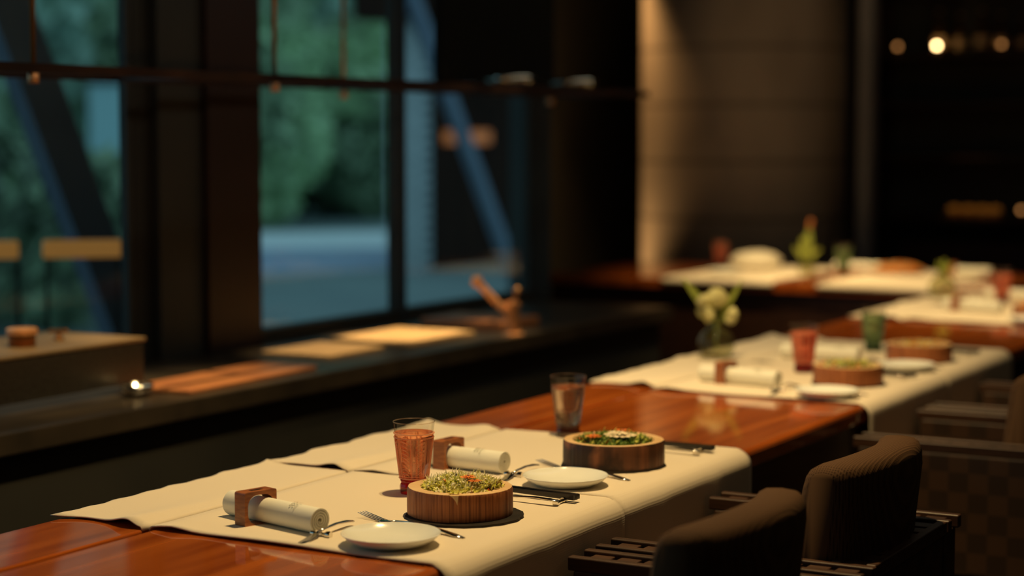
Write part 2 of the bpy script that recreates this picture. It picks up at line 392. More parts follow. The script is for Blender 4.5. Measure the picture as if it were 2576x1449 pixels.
# small building with pale siding end and dark timber front
m, nt, b = principled('pale_siding', (0.4, 0.45, 0.48), 0.8)
t = tex(nt, 'Brick', 4.0, (1, 1, 1), rot=(PI/2, 0, 0)); t.inputs['Color1'].default_value = (0.66, 0.70, 0.70, 1); t.inputs['Color2'].default_value = (0.52, 0.56, 0.56, 1); t.inputs['Mortar'].default_value = (0.22, 0.27, 0.30, 1)
nt.links.new(t.outputs['Color'], b.inputs['Base Color']); M['siding'] = m
M['timber_dark'] = noisy('dark_timber', (0.030, 0.016, 0.012), (0.05, 0.024, 0.016), 2, (6, 6, 0.4), 0.9, spec=0.05)
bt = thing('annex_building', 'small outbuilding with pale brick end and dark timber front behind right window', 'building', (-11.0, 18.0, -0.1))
obj('brick_end_wall', B(-0.48, 0.0, -0.15, 0.0, 0, 2.75), 'siding', bt)
obj('timber_front', B(-0.48, -0.02, 0.0, 3.4, 0, 2.7), 'timber_dark', bt)
obj('door', B(-0.02, 0.03, 2.0, 3.0, 0, 2.1), M['black_red'], bt)
obj('roof', B(-0.75, 1.1, -0.4, 3.8, 2.75, 3.3), 'timber_dark', bt)
wn_ = obj('lit_window', B(-0.02, 0.02, 0.30, 1.30, 1.40, 1.54), principled('warm_window_light', (0.4, 0.15, 0.05), 0.5, emis=(1.0, 0.30, 0.06), estr=0.22)[0], bt)  # glowing strip added to imitate a warm reflection in the right pane

M['garden_glow'] = principled('warm_garden_light', (0.6, 0.3, 0.1), 0.5, emis=(1.0, 0.42, 0.09), estr=0.18)[0]  # glowing bars and their posts are added to imitate warm reflections in the pane
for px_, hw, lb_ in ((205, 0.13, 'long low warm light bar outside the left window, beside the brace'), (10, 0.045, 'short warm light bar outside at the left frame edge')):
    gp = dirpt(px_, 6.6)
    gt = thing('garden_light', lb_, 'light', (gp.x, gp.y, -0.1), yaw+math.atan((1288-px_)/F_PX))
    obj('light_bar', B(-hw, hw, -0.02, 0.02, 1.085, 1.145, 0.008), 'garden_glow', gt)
    for q in (-1, 1): obj('post', B(q*hw*0.9-0.006, q*hw*0.9+0.006, -0.006, 0.006, 0, 1.085), 'black', gt)  # posts added to carry the imitated reflection bars
# slanted steel braces standing outside
M['brace'] = noisy('blue_grey_steel', (0.16, 0.20, 0.28), (0.20, 0.25, 0.33), 2, rough=0.6)
def beam(name, a, b2, wy, wx, label):
    a, b2 = Vector(a), Vector(b2); t = (b2-a).normalized()
    s1 = Vector((0, 1, 0)); s1 = (s1 - t*s1.dot(t)).normalized(); s2 = t.cross(s1)
    bm = bmesh.new(); r = []
    for p in (a, b2): r.append([bm.verts.new(p+s1*i*wy/2+s2*j*wx/2) for i, j in ((-1,-1),(1,-1),(1,1),(-1,1))])
    for k in range(4): bm.faces.new((r[0][k], r[0][(k+1) % 4], r[1][(k+1) % 4], r[1][k]))
    bm.faces.new(r[0]); bm.faces.new(r[1])
    o = obj(name, bm, 'brace'); tag(o, label, 'steel brace', 'slanted braces outside'); return o
beam('steel_brace', (-5.0, 4.70, 2.90), (-5.0, 6.22, -0.10), 0.20, 0.07, 'dark slanted steel brace close outside the left window')
beam('steel_brace', (-8.0, 12.15, 3.40), (-8.0, 14.66, -0.10), 0.12, 0.08, 'slim blue-grey slanted steel brace outside the right window')

# dark hanging bar rack over the counter
rk = thing('hanging_rack', 'thin dark metal rack hung on slim rods above the window counter', 'rack', (-3.25, 4.9, 1.55))
bm = bmesh.new()
y0, y1 = -2.9, 1.65
box(bm, 0.19, 0.21, y0, y1, -0.011, 0.011); box(bm, -0.21, -0.19, y0, y1, -0.008, 0.008)
for yy in (y0, -1.9, -0.9, 0.1, y1-0.02): box(bm, -0.19, 0.19, yy, yy+0.016, -0.006, 0.006)
obj('rail_frame', bm, 'dark_wood', rk)
for (x, y) in ((0.2, -1.63), (0.2, -0.71), (-0.2, 0.21), (-0.2, 1.63)):
    bm = bmesh.new(); tube(bm, [(x, y, -0.02), (x, y, 1.37)], 0.007, 10)
    r_o = obj('rod', bm, 'bronze', rk, True)
    bm = bmesh.new(); tube(bm, [(x, y, -0.035), (x, y, -0.012)], 0.013, 10); obj('nut', bm, 'copper', r_o, True)
obj('back_panel', B(-0.22, -0.19, 0.80, 1.64, 0.03, 0.60), principled('matt_black', (0.012, 0.012, 0.011), 0.9, spec=0.05)[0], rk)
bm = bmesh.new(); box(bm, -0.20, 0.19, 0.62, 1.60, 0.012, 0.022)
obj('glass_shelf', bm, 'pane', rk)

for y_, l_ in ((5.93, 'left of the two small steel bowls on the hanging rack end'), (6.42, 'right of the two small steel bowls on the hanging rack end')):
    bt_ = thing('steel_bowl', l_, 'bowl', (-3.30, y_, 1.574), 0, 'steel bowls on the hanging rack')
    bm = bmesh.new(); lathe(bm, [(0, 0), (0.05, 0), (0.075, 0.012), (0.088, 0.030), (0.090, 0.030), (0.076, 0.009), (0.05, -0.0015), (0, -0.0015)], 40); obj('bowl_body', bm, 'silver', bt_, True)
# ------------------------------------------------------------------ foliage outside
def leafclump(name, n, rx, ry, rz_, size, mats, seed, hollow=0.86):
    r = random.Random(seed); bm = bmesh.new()
    for _ in range(n):
        while True:
            p = Vector((r.uniform(-1, 1), r.uniform(-1, 1), r.uniform(-1, 1)))
            if hollow < p.length < 1: break
        k = 1 + 0.28*noise.noise(p*2.3+Vector((seed, 0, 0)))
        p = Vector((p.x*rx*k, p.y*ry*k, p.z*rz_*k+rz_))
        a = Vector((r.uniform(-1, 1), r.uniform(-1, 1), r.uniform(-1, 1))).normalized()
        b2 = a.orthogonal().normalized(); s = size*r.uniform(0.6, 1.3)
        v = [bm.verts.new(p-a*s), bm.verts.new(p+b2*s*0.45), bm.verts.new(p+a*s), bm.verts.new(p-b2*s*0.45)]
        f = bm.faces.new(v)
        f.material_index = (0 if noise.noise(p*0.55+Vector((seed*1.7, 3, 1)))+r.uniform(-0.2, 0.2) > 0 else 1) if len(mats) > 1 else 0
    return bm
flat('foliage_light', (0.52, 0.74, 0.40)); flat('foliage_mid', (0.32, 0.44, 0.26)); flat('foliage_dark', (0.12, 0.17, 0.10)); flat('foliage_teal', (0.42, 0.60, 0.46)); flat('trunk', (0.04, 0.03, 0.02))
def bush(px, d, base, rx, rz_, mats, seed, label, n=1500, size=0.2, cat='bush', trunk=False, grp='trees and bushes outside'):
    p = dirpt(px, d)
    t = thing('tree' if trunk else 'bush', label, cat, (p.x, p.y, base), 0, grp)
    o = obj('foliage', leafclump('foliage', n, rx, rx, rz_, size, mats, seed), mats, t)
    if trunk:
        o.location = (0, 0, trunk)
        bm = bmesh.new(); tube(bm, [(0, 0, 0), (0.1, 0, trunk*0.6), (0, 0.05, trunk+rz_)], [0.22, 0.17, 0.08], 10); obj('trunk', bm, 'trunk', t, True)
    return t
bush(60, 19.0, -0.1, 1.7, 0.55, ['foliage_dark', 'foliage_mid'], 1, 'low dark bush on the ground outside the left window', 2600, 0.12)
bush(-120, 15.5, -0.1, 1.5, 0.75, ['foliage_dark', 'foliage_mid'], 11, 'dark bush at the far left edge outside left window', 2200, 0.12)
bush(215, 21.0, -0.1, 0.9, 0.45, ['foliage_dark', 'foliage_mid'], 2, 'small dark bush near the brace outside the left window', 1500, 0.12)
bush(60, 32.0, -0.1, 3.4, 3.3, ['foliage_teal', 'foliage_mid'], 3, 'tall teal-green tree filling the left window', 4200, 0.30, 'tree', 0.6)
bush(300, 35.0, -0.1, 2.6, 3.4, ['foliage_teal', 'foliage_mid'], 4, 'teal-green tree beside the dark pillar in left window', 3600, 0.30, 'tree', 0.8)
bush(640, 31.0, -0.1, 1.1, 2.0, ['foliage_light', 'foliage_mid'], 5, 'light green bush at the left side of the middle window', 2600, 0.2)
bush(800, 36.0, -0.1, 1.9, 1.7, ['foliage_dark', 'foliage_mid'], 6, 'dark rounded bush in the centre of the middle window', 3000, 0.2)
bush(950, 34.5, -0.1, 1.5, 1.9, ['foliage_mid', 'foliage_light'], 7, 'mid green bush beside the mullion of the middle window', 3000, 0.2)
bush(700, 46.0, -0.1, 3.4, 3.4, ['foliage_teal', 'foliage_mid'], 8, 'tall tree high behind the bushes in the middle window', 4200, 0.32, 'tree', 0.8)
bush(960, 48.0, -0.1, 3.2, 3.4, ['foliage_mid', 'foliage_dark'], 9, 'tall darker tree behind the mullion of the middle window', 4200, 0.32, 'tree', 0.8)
# backdrop hill of dense shrub, its height raised to block sky reflections on table
bm = bmesh.new(); bmesh.ops.create_icosphere(bm, subdivisions=4, radius=1)
for v in bm.verts:
    k = 1 + 0.10*noise.noise(v.co*5) ; v.co = Vector((v.co.x*30*k, v.co.y*9*k, v.co.z*25*k))
hill = struct('floor_hillside', bm, noisy('shrubby_hill', (0.06, 0.12, 0.06), (0.14, 0.26, 0.13), 0.9, rough=0.9))
hill.location = dirpt(700, 66); hill.rotation_euler = (0, 0, yaw+math.radians(7))
# teal house behind the trees
hb = dirpt(272, 29)
ht = thing('garden_shed', 'pale teal shed wall seen beside the dark pillar in left window', 'shed', (hb.x, hb.y, -0.1), yaw)
obj('wall', B(-0.26, 0.26, 0, 0.5, 0.9, 2.25), principled('teal_wall', (0.42, 0.66, 0.66), 0.8)[0], ht)
obj('roof', B(-0.32, 0.32, -0.06, 0.56, 2.25, 2.33), 'timber_dark', ht)
for q, s_ in ((-0.24, 'leg'), (0.24, 'leg')): obj('post', B(q-0.03, q+0.03, 0.1, 0.16, 0, 0.9), 'timber_dark', ht)

# ================================================================== COUNTER UNDER THE WINDOWS
ct = thing('bar_counter', 'long dark work counter running along under the windows', 'counter', (-3.25, 3.0, 0))
obj('worktop', B(-0.32, 0.29, -4.2, 3.60, 0.70, 0.75, 0.004), 'counter', ct)
obj('counter_body', B(-0.31, 0.24, -4.2, 3.59, 0.0, 0.70), 'black', ct)

# metal equipment box
bx = thing('equipment_box', 'large dark metal box with bronze lid on counter at left', 'box', (-3.33, 2.6, 0.75))
obj('body', B(-0.16, 0.16, -1.0, 1.18, 0.0, 0.125, 0.004), 'steel', bx)
M['lid_bronze'] = noisy('warm_steel_lid', (0.30, 0.20, 0.10), (0.38, 0.26, 0.14), 6, rough=0.45, metal=0.5)
obj('lid', B(-0.165, 0.165, -1.005, 1.185, 0.125, 0.135, 0.003), 'lid_bronze', bx)
obj('base_strip', B(0.155, 0.166, -1.0, 1.18, 0.0, 0.02), principled('blue_steel', (0.25, 0.30, 0.42), 0.3, 0.8)[0], bx)
jt = thing('lidded_jar', 'small round glass jar with copper lid on the metal box', 'jar', (-3.29, 3.47, 0.885))
bm = bmesh.new(); lathe(bm, [(0.0, 0.0), (0.031, 0.0), (0.033, 0.004), (0.033, 0.030)], 32); obj('jar_body', bm, 'bottle_glass', jt, True)
bm = bmesh.new(); lathe(bm, [(0.0, 0.001), (0.029, 0.001), (0.029, 0.018), (0.0, 0.018)], 32); obj('contents', bm, 'copper', jt, True, 40)
bm = bmesh.new(); lathe(bm, [(0.0, 0.030), (0.037, 0.030), (0.038, 0.033), (0.038, 0.042), (0.034, 0.045), (0.0, 0.045)], 32); obj('lid', bm, 'copper', jt, True, 40)
kt = thing('valve_knob', 'small bronze valve knob on the metal box right of jar', 'knob', (-3.31, 3.62, 0.885), 0.4)
bm = bmesh.new(); lathe(bm, [(0, 0), (0.014, 0), (0.014, 0.006), (0.007, 0.01), (0.007, 0.022), (0, 0.022)], 20); obj('base', bm, 'bronze', kt, True, 40)
bm = bmesh.new(); box(bm, -0.024, 0.024, -0.006, 0.006, 0.018, 0.028, 0, 0.002); obj('handle', bm, 'bronze', kt)

# bright metal dish at the box corner and its tray
dt = thing('metal_dish', 'small shiny round metal dish beside corner of the metal box', 'dish', (-3.11, 3.68, 0.75))
bm = bmesh.new(); lathe(bm, [(0.0, 0.003), (0.030, 0.003), (0.039, 0.012), (0.042, 0.030), (0.039, 0.030), (0.035, 0.012), (0.0, 0.006)], 32); obj('dish_body', bm, 'silver', dt, True)
o = obj('serving_board', B(-0.10, 0.10, -0.29, 0.29, 0, 0.012, 0.004), 'brown_tray'); o.location = (-3.11, 4.04, 0.75); o.rotation_euler = (0, 0, 0.03)
tag(o, 'long narrow reddish-brown board on counter right of the metal dish', 'board')
o = obj('serving_tray', B(-0.12, 0.12, -0.15, 0.15, 0, 0.012, 0.004), 'pale_board'); o.location = (-3.25, 4.70, 0.75)
tag(o, 'dimmer pale board on the counter, left of the bright one', 'board', 'pale boards on the counter')
o = obj('serving_tray', B(-0.15, 0.15, -0.20, 0.20, 0, 0.014, 0.004), 'pale_board'); o.location = (-3.24, 5.13, 0.75)
tag(o, 'brightly lit pale board on the counter in front of the tap', 'board', 'pale boards on the counter')
o = B(-0.16, 0.16, -0.13, 0.13, 0, 0.03, 0.004)
o = obj('sink_surround', o, 'brown_tray'); o.location = (-3.24, 5.62, 0.75); tag(o, 'low copper-brown box under the tap on the counter', 'box')
tp = thing('copper_tap', 'copper tap with slanting spout standing on the counter', 'tap', (-3.0, 5.42, 0.745), yaw)
bm = bmesh.new(); lathe(bm, [(0, 0), (0.035, 0), (0.035, 0.008), (0.020, 0.014), (0.020, 0.085), (0.024, 0.09), (0.024, 0.11), (0, 0.115)], 24); obj('body', bm, 'copper', tp, True, 40)
bm = bmesh.new(); tube(bm, [(0, 0, 0.06), (-0.05, 0, 0.105), (-0.115, 0, 0.175)], [0.014, 0.012, 0.012], 12)
obj('spout', bm, 'copper', tp, True, 40)
bm = bmesh.new(); bmesh.ops.create_icosphere(bm, subdivisions=3, radius=0.019, matrix=Matrix.Translation((-0.118, 0, 0.178))); obj('spout_tip', bm, 'copper', tp, True)
bm = bmesh.new(); tube(bm, [(0.004, 0, 0.11), (0.012, 0, 0.14)], 0.006, 10); bmesh.ops.create_icosphere(bm, subdivisions=2, radius=0.014, matrix=Matrix.Translation((0.014, 0, 0.148))); obj('lever', bm, 'bronze', tp, True)

# ================================================================== TABLES
EX0, SEAM, EX1 = -2.225, -2.035, -1.455
tb = thing('dining_table', 'long glossy red-brown wooden dining table running away from camera', 'table', (-1.84, 0.6, 0))
obj('tabletop', B(SEAM+0.004+1.84, EX1-0.010+1.84, 0, 7.27, 0.705, 0.75, 0.012), 'table_wood', tb)
obj('side_board', B(EX0+1.84, SEAM-0.004+1.84, 0, 7.27, 0.705, 0.7495, 0.004), 'table_wood', tb)
obj('apron', B(EX0+1.86, EX1-0.03+1.84, 0.02, 7.25, 0.36, 0.704), 'dark_wood', tb)
for x in (-0.33, 0.30):
    for y in (0.12, 3.4, 7.1): obj('leg', B(x-0.04, x+0.04, y, y+0.1, 0, 0.36), 'dark_wood', tb)
ft = thing('dining_table', 'red-brown wooden table set crosswise beyond the long table, by column', 'table', (-3.2, 7.90, 0))
obj('tabletop', B(-1.0, 1.10, 0.0, 1.02, 0.705, 0.75, 0.006), 'table_wood', ft)
obj('apron', B(-0.98, 1.08, 0.02, 1.0, 0.36, 0.704), 'dark_wood', ft)
for x in (-0.9, 0.98):
    for y in (0.06, 0.9): obj('leg', B(x-0.04, x+0.04, y, y+0.08, 0, 0.36), 'dark_wood', ft)

# ------------------------------------------------------------------ cloths
def cloth_right(y0, y1, label, seed, drop=0.36):
    """from the groove in the table, flat, rounded over the table edge and hanging"""
    R = 0.032; xe = EX1+0.002; prof = []
    prof += [(SEAM+0.0042, TZ-0.004), (SEAM+0.0050, TZ+0.0005), (SEAM+0.008, TZ+0.0025)]
    n = 26
    for i in range(1, n+1): prof.append((SEAM+0.008+(xe-R-SEAM-0.008)*i/n, TZ+0.0028))
    for i in range(1, 9):
        a = PI/2*i/8; prof.append((xe-R+R*math.sin(a)*1.05, TZ+0.0028-R*(1-math.cos(a))))
    for i in range(1, 15): prof.append((xe+0.0015, TZ+0.0028-R-(drop-R)*i/14))
    bm = bmesh.new(); ny = 40; rows = []
    for j in range(ny+1):
        v_ = j/ny; y = y0+(y1-y0)*v_; row = []
        for i, (x, z) in enumerate(prof):
            e = math.exp(-((y-y0)/0.03)) + 0.6*math.exp(-((y1-y)/0.03))
            flatp = max(0, min(1, (x-SEAM-0.01)/0.1))*(1 if i <= n+3 else 0)
            dz = flatp*(0.0012*math.sin(x*17+seed)*e + 0.0012*e)
            dz += 0.0055*math.exp(-((x-SEAM-0.05)/0.035)**2)*math.exp(-((y-y0)/0.05)) if i <= n else 0
            dx = 0
            if i > n+3:
                h = (TZ-z)/drop; dx = h*(0.002+0.006*math.sin(y*23+seed*2)+0.004*math.sin(y*51+seed))
            row.append(bm.verts.new((x+max(dx, 0), y+0.004*math.sin(x*9+seed)*(1-abs(2*v_-1)) + (0.02*(x-SEAM)*-1 if v_ == 0 else 0), z+dz)))
        rows.append(row)
    for j in range(ny):
        for i in range(len(prof)-1): bm.faces.new((rows[j][i], rows[j][i+1], rows[j+1][i+1], rows[j+1][i]))
    o = obj('table_runner', bm, 'linen', None, True)
    s = o.modifiers.new('thickness', 'SOLIDIFY'); s.thickness = 0.0022; s.offset = 1
    tag(o, label, 'table linen', 'linen cloths over the seating side'); return o
def cloth_left(y0, y1, label, seed, arch=0.011, arch_far=0.0):
    """covers the narrow board; its corner bulges up before tucking into the groove"""
    bm = bmesh.new(); nx, ny = 44, 36; rows = []
    xl = EX0-0.006
    for j in range(ny+1):
        v_ = j/ny; y = y0+(y1-y0)*v_; row = []
        for i in range(nx+1):
            u = i/nx; x = xl+(SEAM-0.0042-xl)*u
            b_ = math.exp(-((u-0.82)/(0.20 if u < 0.82 else 0.11))**2)
            z = TZ+0.0028 + b_*(arch*math.exp(-((y-y0)/0.22)**1.3) + arch_far*math.exp(-((y1-y)/0.20)**1.3))
            z += 0.0025*math.exp(-(u/0.12)**2)*(0.6+0.5*math.sin(y*31+seed)) + 0.006*math.exp(-(u/0.18)**2-((y1-y)/0.04)**2)
            if u > 0.98: z -= 0.006
            xw = x - (0.004*math.sin(y*37+seed)+0.003*math.sin(y*83+seed*3))*math.exp(-(u/0.1)**2)
            yy = y + (0.010*math.sin(u*5.0)*(1 if v_ < 0.02 else 0)) - 0.012*math.exp(-(u/0.15)**2)*(1 if v_ < 0.02 else 0)
            row.append(bm.verts.new((xw, yy, z)))
        rows.append(row)
    for j in range(ny):
        for i in range(nx): bm.faces.new((rows[j][i], rows[j][i+1], rows[j+1][i+1], rows[j+1][i]))
    o = obj('table_runner', bm, 'linen', None, True)
    s = o.modifiers.new('thickness', 'SOLIDIFY'); s.thickness = 0.0018; s.offset = 1
    tag(o, label, 'table linen', 'linen cloths on the narrow side board'); return o
SY = [2.43, 3.032, 4.40, 5.055, 6.50, 7.12]
EY = [3.028, 3.63, 5.05, 5.72, 7.115, 7.74]
ORD = ['nearest', 'second', 'third', 'fourth', 'fifth', 'sixth']
RL = ['nearest beige linen cloth hanging over the table edge, under the white plate',
      'second beige linen cloth from camera, hanging over the table edge behind red glass',
      'third beige linen cloth on the seating side, beyond the first bare wood',
      'fourth beige linen cloth on the seating side, under the green glass',
      'fifth beige linen cloth on the seating side, near the right edge',
      'farthest beige linen cloth on the seating side of the long table']
LL = ['nearest beige linen strip on the narrow board, with a curled corner',
      'second beige linen strip from camera on the narrow board, behind red glass',
      'third beige linen strip on narrow board, just before the flower vase',
      'fourth beige linen strip on the narrow board, behind the flower vase',
      'fifth beige linen strip on narrow board, below the crosswise table',
      'farthest beige linen strip on the narrow board of the long table']
for i in range(6):
    cloth_right(SY[i], EY[i], RL[i], i*1.7+0.4)
    cloth_left(SY[i]+(0.0 if i % 2 == 0 else 0.006)+(0.05 if i == 2 else 0), EY[i]-0.004+(0.02 if i == 3 else 0), LL[i], i*2.1+0.3, 0.011 if i != 3 else 0.003, 0.007 if i in (1, 3) else 0.0)
def cloth_flat(x0, x1, y0, y1, label):
    bm = bmesh.new(); n = 14; rows = []
    for j in range(n+1):
        rows.append([bm.verts.new((x0+(x1-x0)*i/n, y0+(y1-y0)*j/n, TZ+0.0028+0.0008*math.sin(i*1.3+j))) for i in range(n+1)])
    for j in range(n):
        for i in range(n): bm.faces.new((rows[j][i], rows[j][i+1], rows[j+1][i+1], rows[j+1][i]))
    for i in range(n): # front drop
        a = bm.verts.new((x0+(x1-x0)*i/n, y0-0.004, TZ-0.02)); 
        b2 = bm.verts.new((x0+(x1-x0)*(i+1)/n, y0-0.004, TZ-0.02)); bm.faces.new((a, b2, rows[0][i+1], rows[0][i]))
    o = obj('table_runner', bm, 'linen', None, True); s = o.modifiers.new('thickness', 'SOLIDIFY'); s.thickness = 0.002; s.offset = 1
    tag(o, label, 'table linen', 'linen cloths on the crosswise table'); return o
cloth_flat(-3.60, -3.06, 7.897, 8.88, 'left beige linen cloth on crosswise table, under the rightmost white dish')
cloth_flat(-2.86, -2.32, 7.897, 8.88, 'right beige linen cloth on crosswise table, under the golden food bowl')
# ------------------------------------------------------------------ plates
def make_plate(label, loc):
    bm = bmesh.new()
    lathe(bm, [(0.0, 0.006), (0.040, 0.006), (0.055, 0.009), (0.070, 0.0165), (0.0775, 0.0215), (0.0785, 0.0225), (0.079, 0.0215),
               (0.072, 0.0145), (0.056, 0.0055), (0.042, 0.0030), (0.041, 0.0), (0.038, 0.0), (0.037, 0.003), (0.0, 0.003)], 72)
    o = obj('side_plate', bm, 'porcelain', None, True); o.location = loc
    return tag(o, label, 'plate', 'white plates at the place settings')
p0_ = make_plate('white round side plate nearest the camera, its rim throwing a shadow on cloth', (-1.605, 2.502, TZ+0.003))
dup(p0_, (-1.600, 3.090, TZ+0.003), None, 'white side plate at the second setting, below the dark knotted log bowl')
dup(p0_, (-1.584, 4.455, TZ+0.003), None, 'white side plate at the third setting beyond the bare wood')
dup(p0_, (-1.576, 5.070, TZ+0.003), None, 'white side plate at the fourth setting, right of a log bowl')
dup(p0_, (-1.600, 6.560, TZ+0.003), None, 'white side plate at far right edge, before the golden food bowl')
dup(p0_, (-3.42, 8.20, TZ+0.003), None, 'white plate on the left cloth of crosswise table')

# ------------------------------------------------------------------ rolled towels in wooden rings
def make_roll(label, loc, rz):
    """axis along local X, length 0.23, centred"""
    t = thing('napkin_roll', label, 'napkin', loc, rz, 'rolled white towels')
    R = 0.021; turns = 4.2; N = 150; L = 0.115
    bm = bmesh.new(); outp, inp = [], []; th = 0.0031
    for i in range(N+1):
        a = 2*PI*turns*i/N; r = 0.0045+(R+0.0012-0.0045)*(i/N)
        outp.append((r*math.cos(a+3.46), r*math.sin(a+3.46))); inp.append(((r-th)*math.cos(a+3.46), (r-th)*math.sin(a+3.46)))
    loop = outp+inp[::-1]; rows = []
    for k, x in enumerate((-L, -L+0.0015, -0.05, 0.0, 0.05, L-0.0015, L)):
        rows.append([bm.verts.new((x, y, z)) for y, z in loop])
    for a, b2 in zip(rows, rows[1:]):
        for i in range(len(loop)): i2 = (i+1) % len(loop); bm.faces.new((a[i], a[i2], b2[i2], b2[i]))
    for rw in (rows[0], rows[-1]):
        for i in range(N): bm.faces.new((rw[i], rw[i+1], rw[2*N-i], rw[2*N+1-i]))
    obj('towel', bm, 'terry', t, True, 40)
    # faint printed marks running round the roll, and the thin line beside them
    bm = bmesh.new(); Rp = R+0.0015
    def P(x, a): return Vector((x, -Rp*math.sin(a), Rp*math.cos(a)))
    def patch(x0, x1, a0, a1, n=4):
        for i in range(n):
            A, A2 = a0+(a1-a0)*i/n, a0+(a1-a0)*(i+1)/n
            bm.faces.new([bm.verts.new(q) for q in (P(x0, A), P(x1, A), P(x1, A2), P(x0, A2))])
    for a in (-0.25, 0.02, 0.27, 0.52):
        patch(0.052, 0.0545, a, a+0.15); patch(0.0595, 0.061, a, a+0.15); patch(0.0545, 0.0595, a, a+0.035, 1)
    patch(0.0665, 0.0675, -0.30, 0.95, 12)
    obj('printed_mark', bm, 'print', t)
    return t
r0_ = make_roll('rolled white towel in wooden ring, nearest the camera at left', (-1.8585, 2.543, TZ+0.0275), math.atan2(-0.059, 0.221))
dup(r0_, (-1.870, 3.150, TZ+0.0275), math.atan2(-0.022, 0.23), 'rolled white towel in wooden ring, right behind the nearest red glass')
dup(r0_, (-1.863, 4.578, TZ+0.0275), math.atan2(-0.036, 0.22), 'rolled white towel left of the third place setting, below flower vase')
dup(r0_, (-1.862, 5.185, TZ+0.0275), 0.0, 'rolled white towel seen between the blurred red and green glasses')
dup(r0_, (-1.895, 6.90, TZ+0.0275), math.atan2(-0.05, 0.2), 'rolled white towel near the right edge, reflected in the wood')
dup(r0_, (-1.880, 7.45, TZ+0.0275), 0.0, 'farthest rolled white towel on long table, at right frame edge')
dup(r0_, (-2.40, 8.60, TZ+0.0275), 0.0, 'rolled white towel at the right end of the crosswise table')
dup(r0_, (-2.93, 8.66, TZ+0.0275), 0.0, 'rolled white towel right of the plant on the crosswise table')

def make_ring(label, loc, rz):
    t = thing('napkin_ring', label, 'napkin holder', loc, rz, 'wooden towel holders')
    W2, H_, T_, wl = 0.0335, 0.058, 0.0135, 0.0065
    bm = bmesh.new()
    def outline(hw, z0, z1, r, n=6):
        pts = []
        for cx, cz, a0 in ((hw-r, z1-r, 0), (-hw+r, z1-r, PI/2), (-hw+r, z0+r, PI), (hw-r, z0+r, 3*PI/2)):
            for k in range(n+1): pts.append((cx+r*math.cos(a0+PI/2*k/n), cz+r*math.sin(a0+PI/2*k/n)))
        return pts
    o_ = outline(W2, 0, H_, 0.004); i_ = outline(W2-wl, 0.0032, H_-wl, 0.018)
    n = len(o_); V = {}
    for s, x in ((0, -T_), (1, T_)):
        V[s] = ([bm.verts.new((x, y, z)) for y, z in o_], [bm.verts.new((x, y, z)) for y, z in i_])
    for k in range(n):
        k2 = (k+1) % n
        bm.faces.new((V[0][0][k], V[0][0][k2], V[1][0][k2], V[1][0][k]))
        bm.faces.new((V[0][1][k], V[1][1][k], V[1][1][k2], V[0][1][k2]))
        for s in (0, 1): bm.faces.new((V[s][0][k], V[s][0][k2], V[s][1][k2], V[s][1][k]))
    obj('ring_frame', bm, 'holder_wood', t)
    bm = bmesh.new(); box(bm, -0.004, 0.004, -0.012, 0.012, H_, H_+0.0004); obj('top_mark', bm, 'dark_wood', t)
    return t
h0_ = make_ring('reddish-brown square wooden holder round the nearest towel roll', (-1.893, 2.536, TZ+0.0032), math.atan2(-0.059, 0.221))
dup(h0_, (-1.888, 3.124+0.028, TZ+0.0032), -0.09, 'reddish-brown square wooden holder round towel roll behind nearest red glass')
dup(h0_, (-1.905, 4.585, TZ+0.0032), -0.16, 'reddish-brown square wooden holder just below the flower vase')
dup(h0_, (-1.915, 5.187, TZ+0.0032), 0.0, 'square wooden holder round towel roll behind the blurred red glass')
dup(h0_, (-1.953, 6.912, TZ+0.0032), -0.24, 'square wooden holder on towel roll near the right edge')
dup(h0_, (-2.455, 8.60, TZ+0.0032), 0.0, 'square wooden holder on towel roll at crosswise table right end')

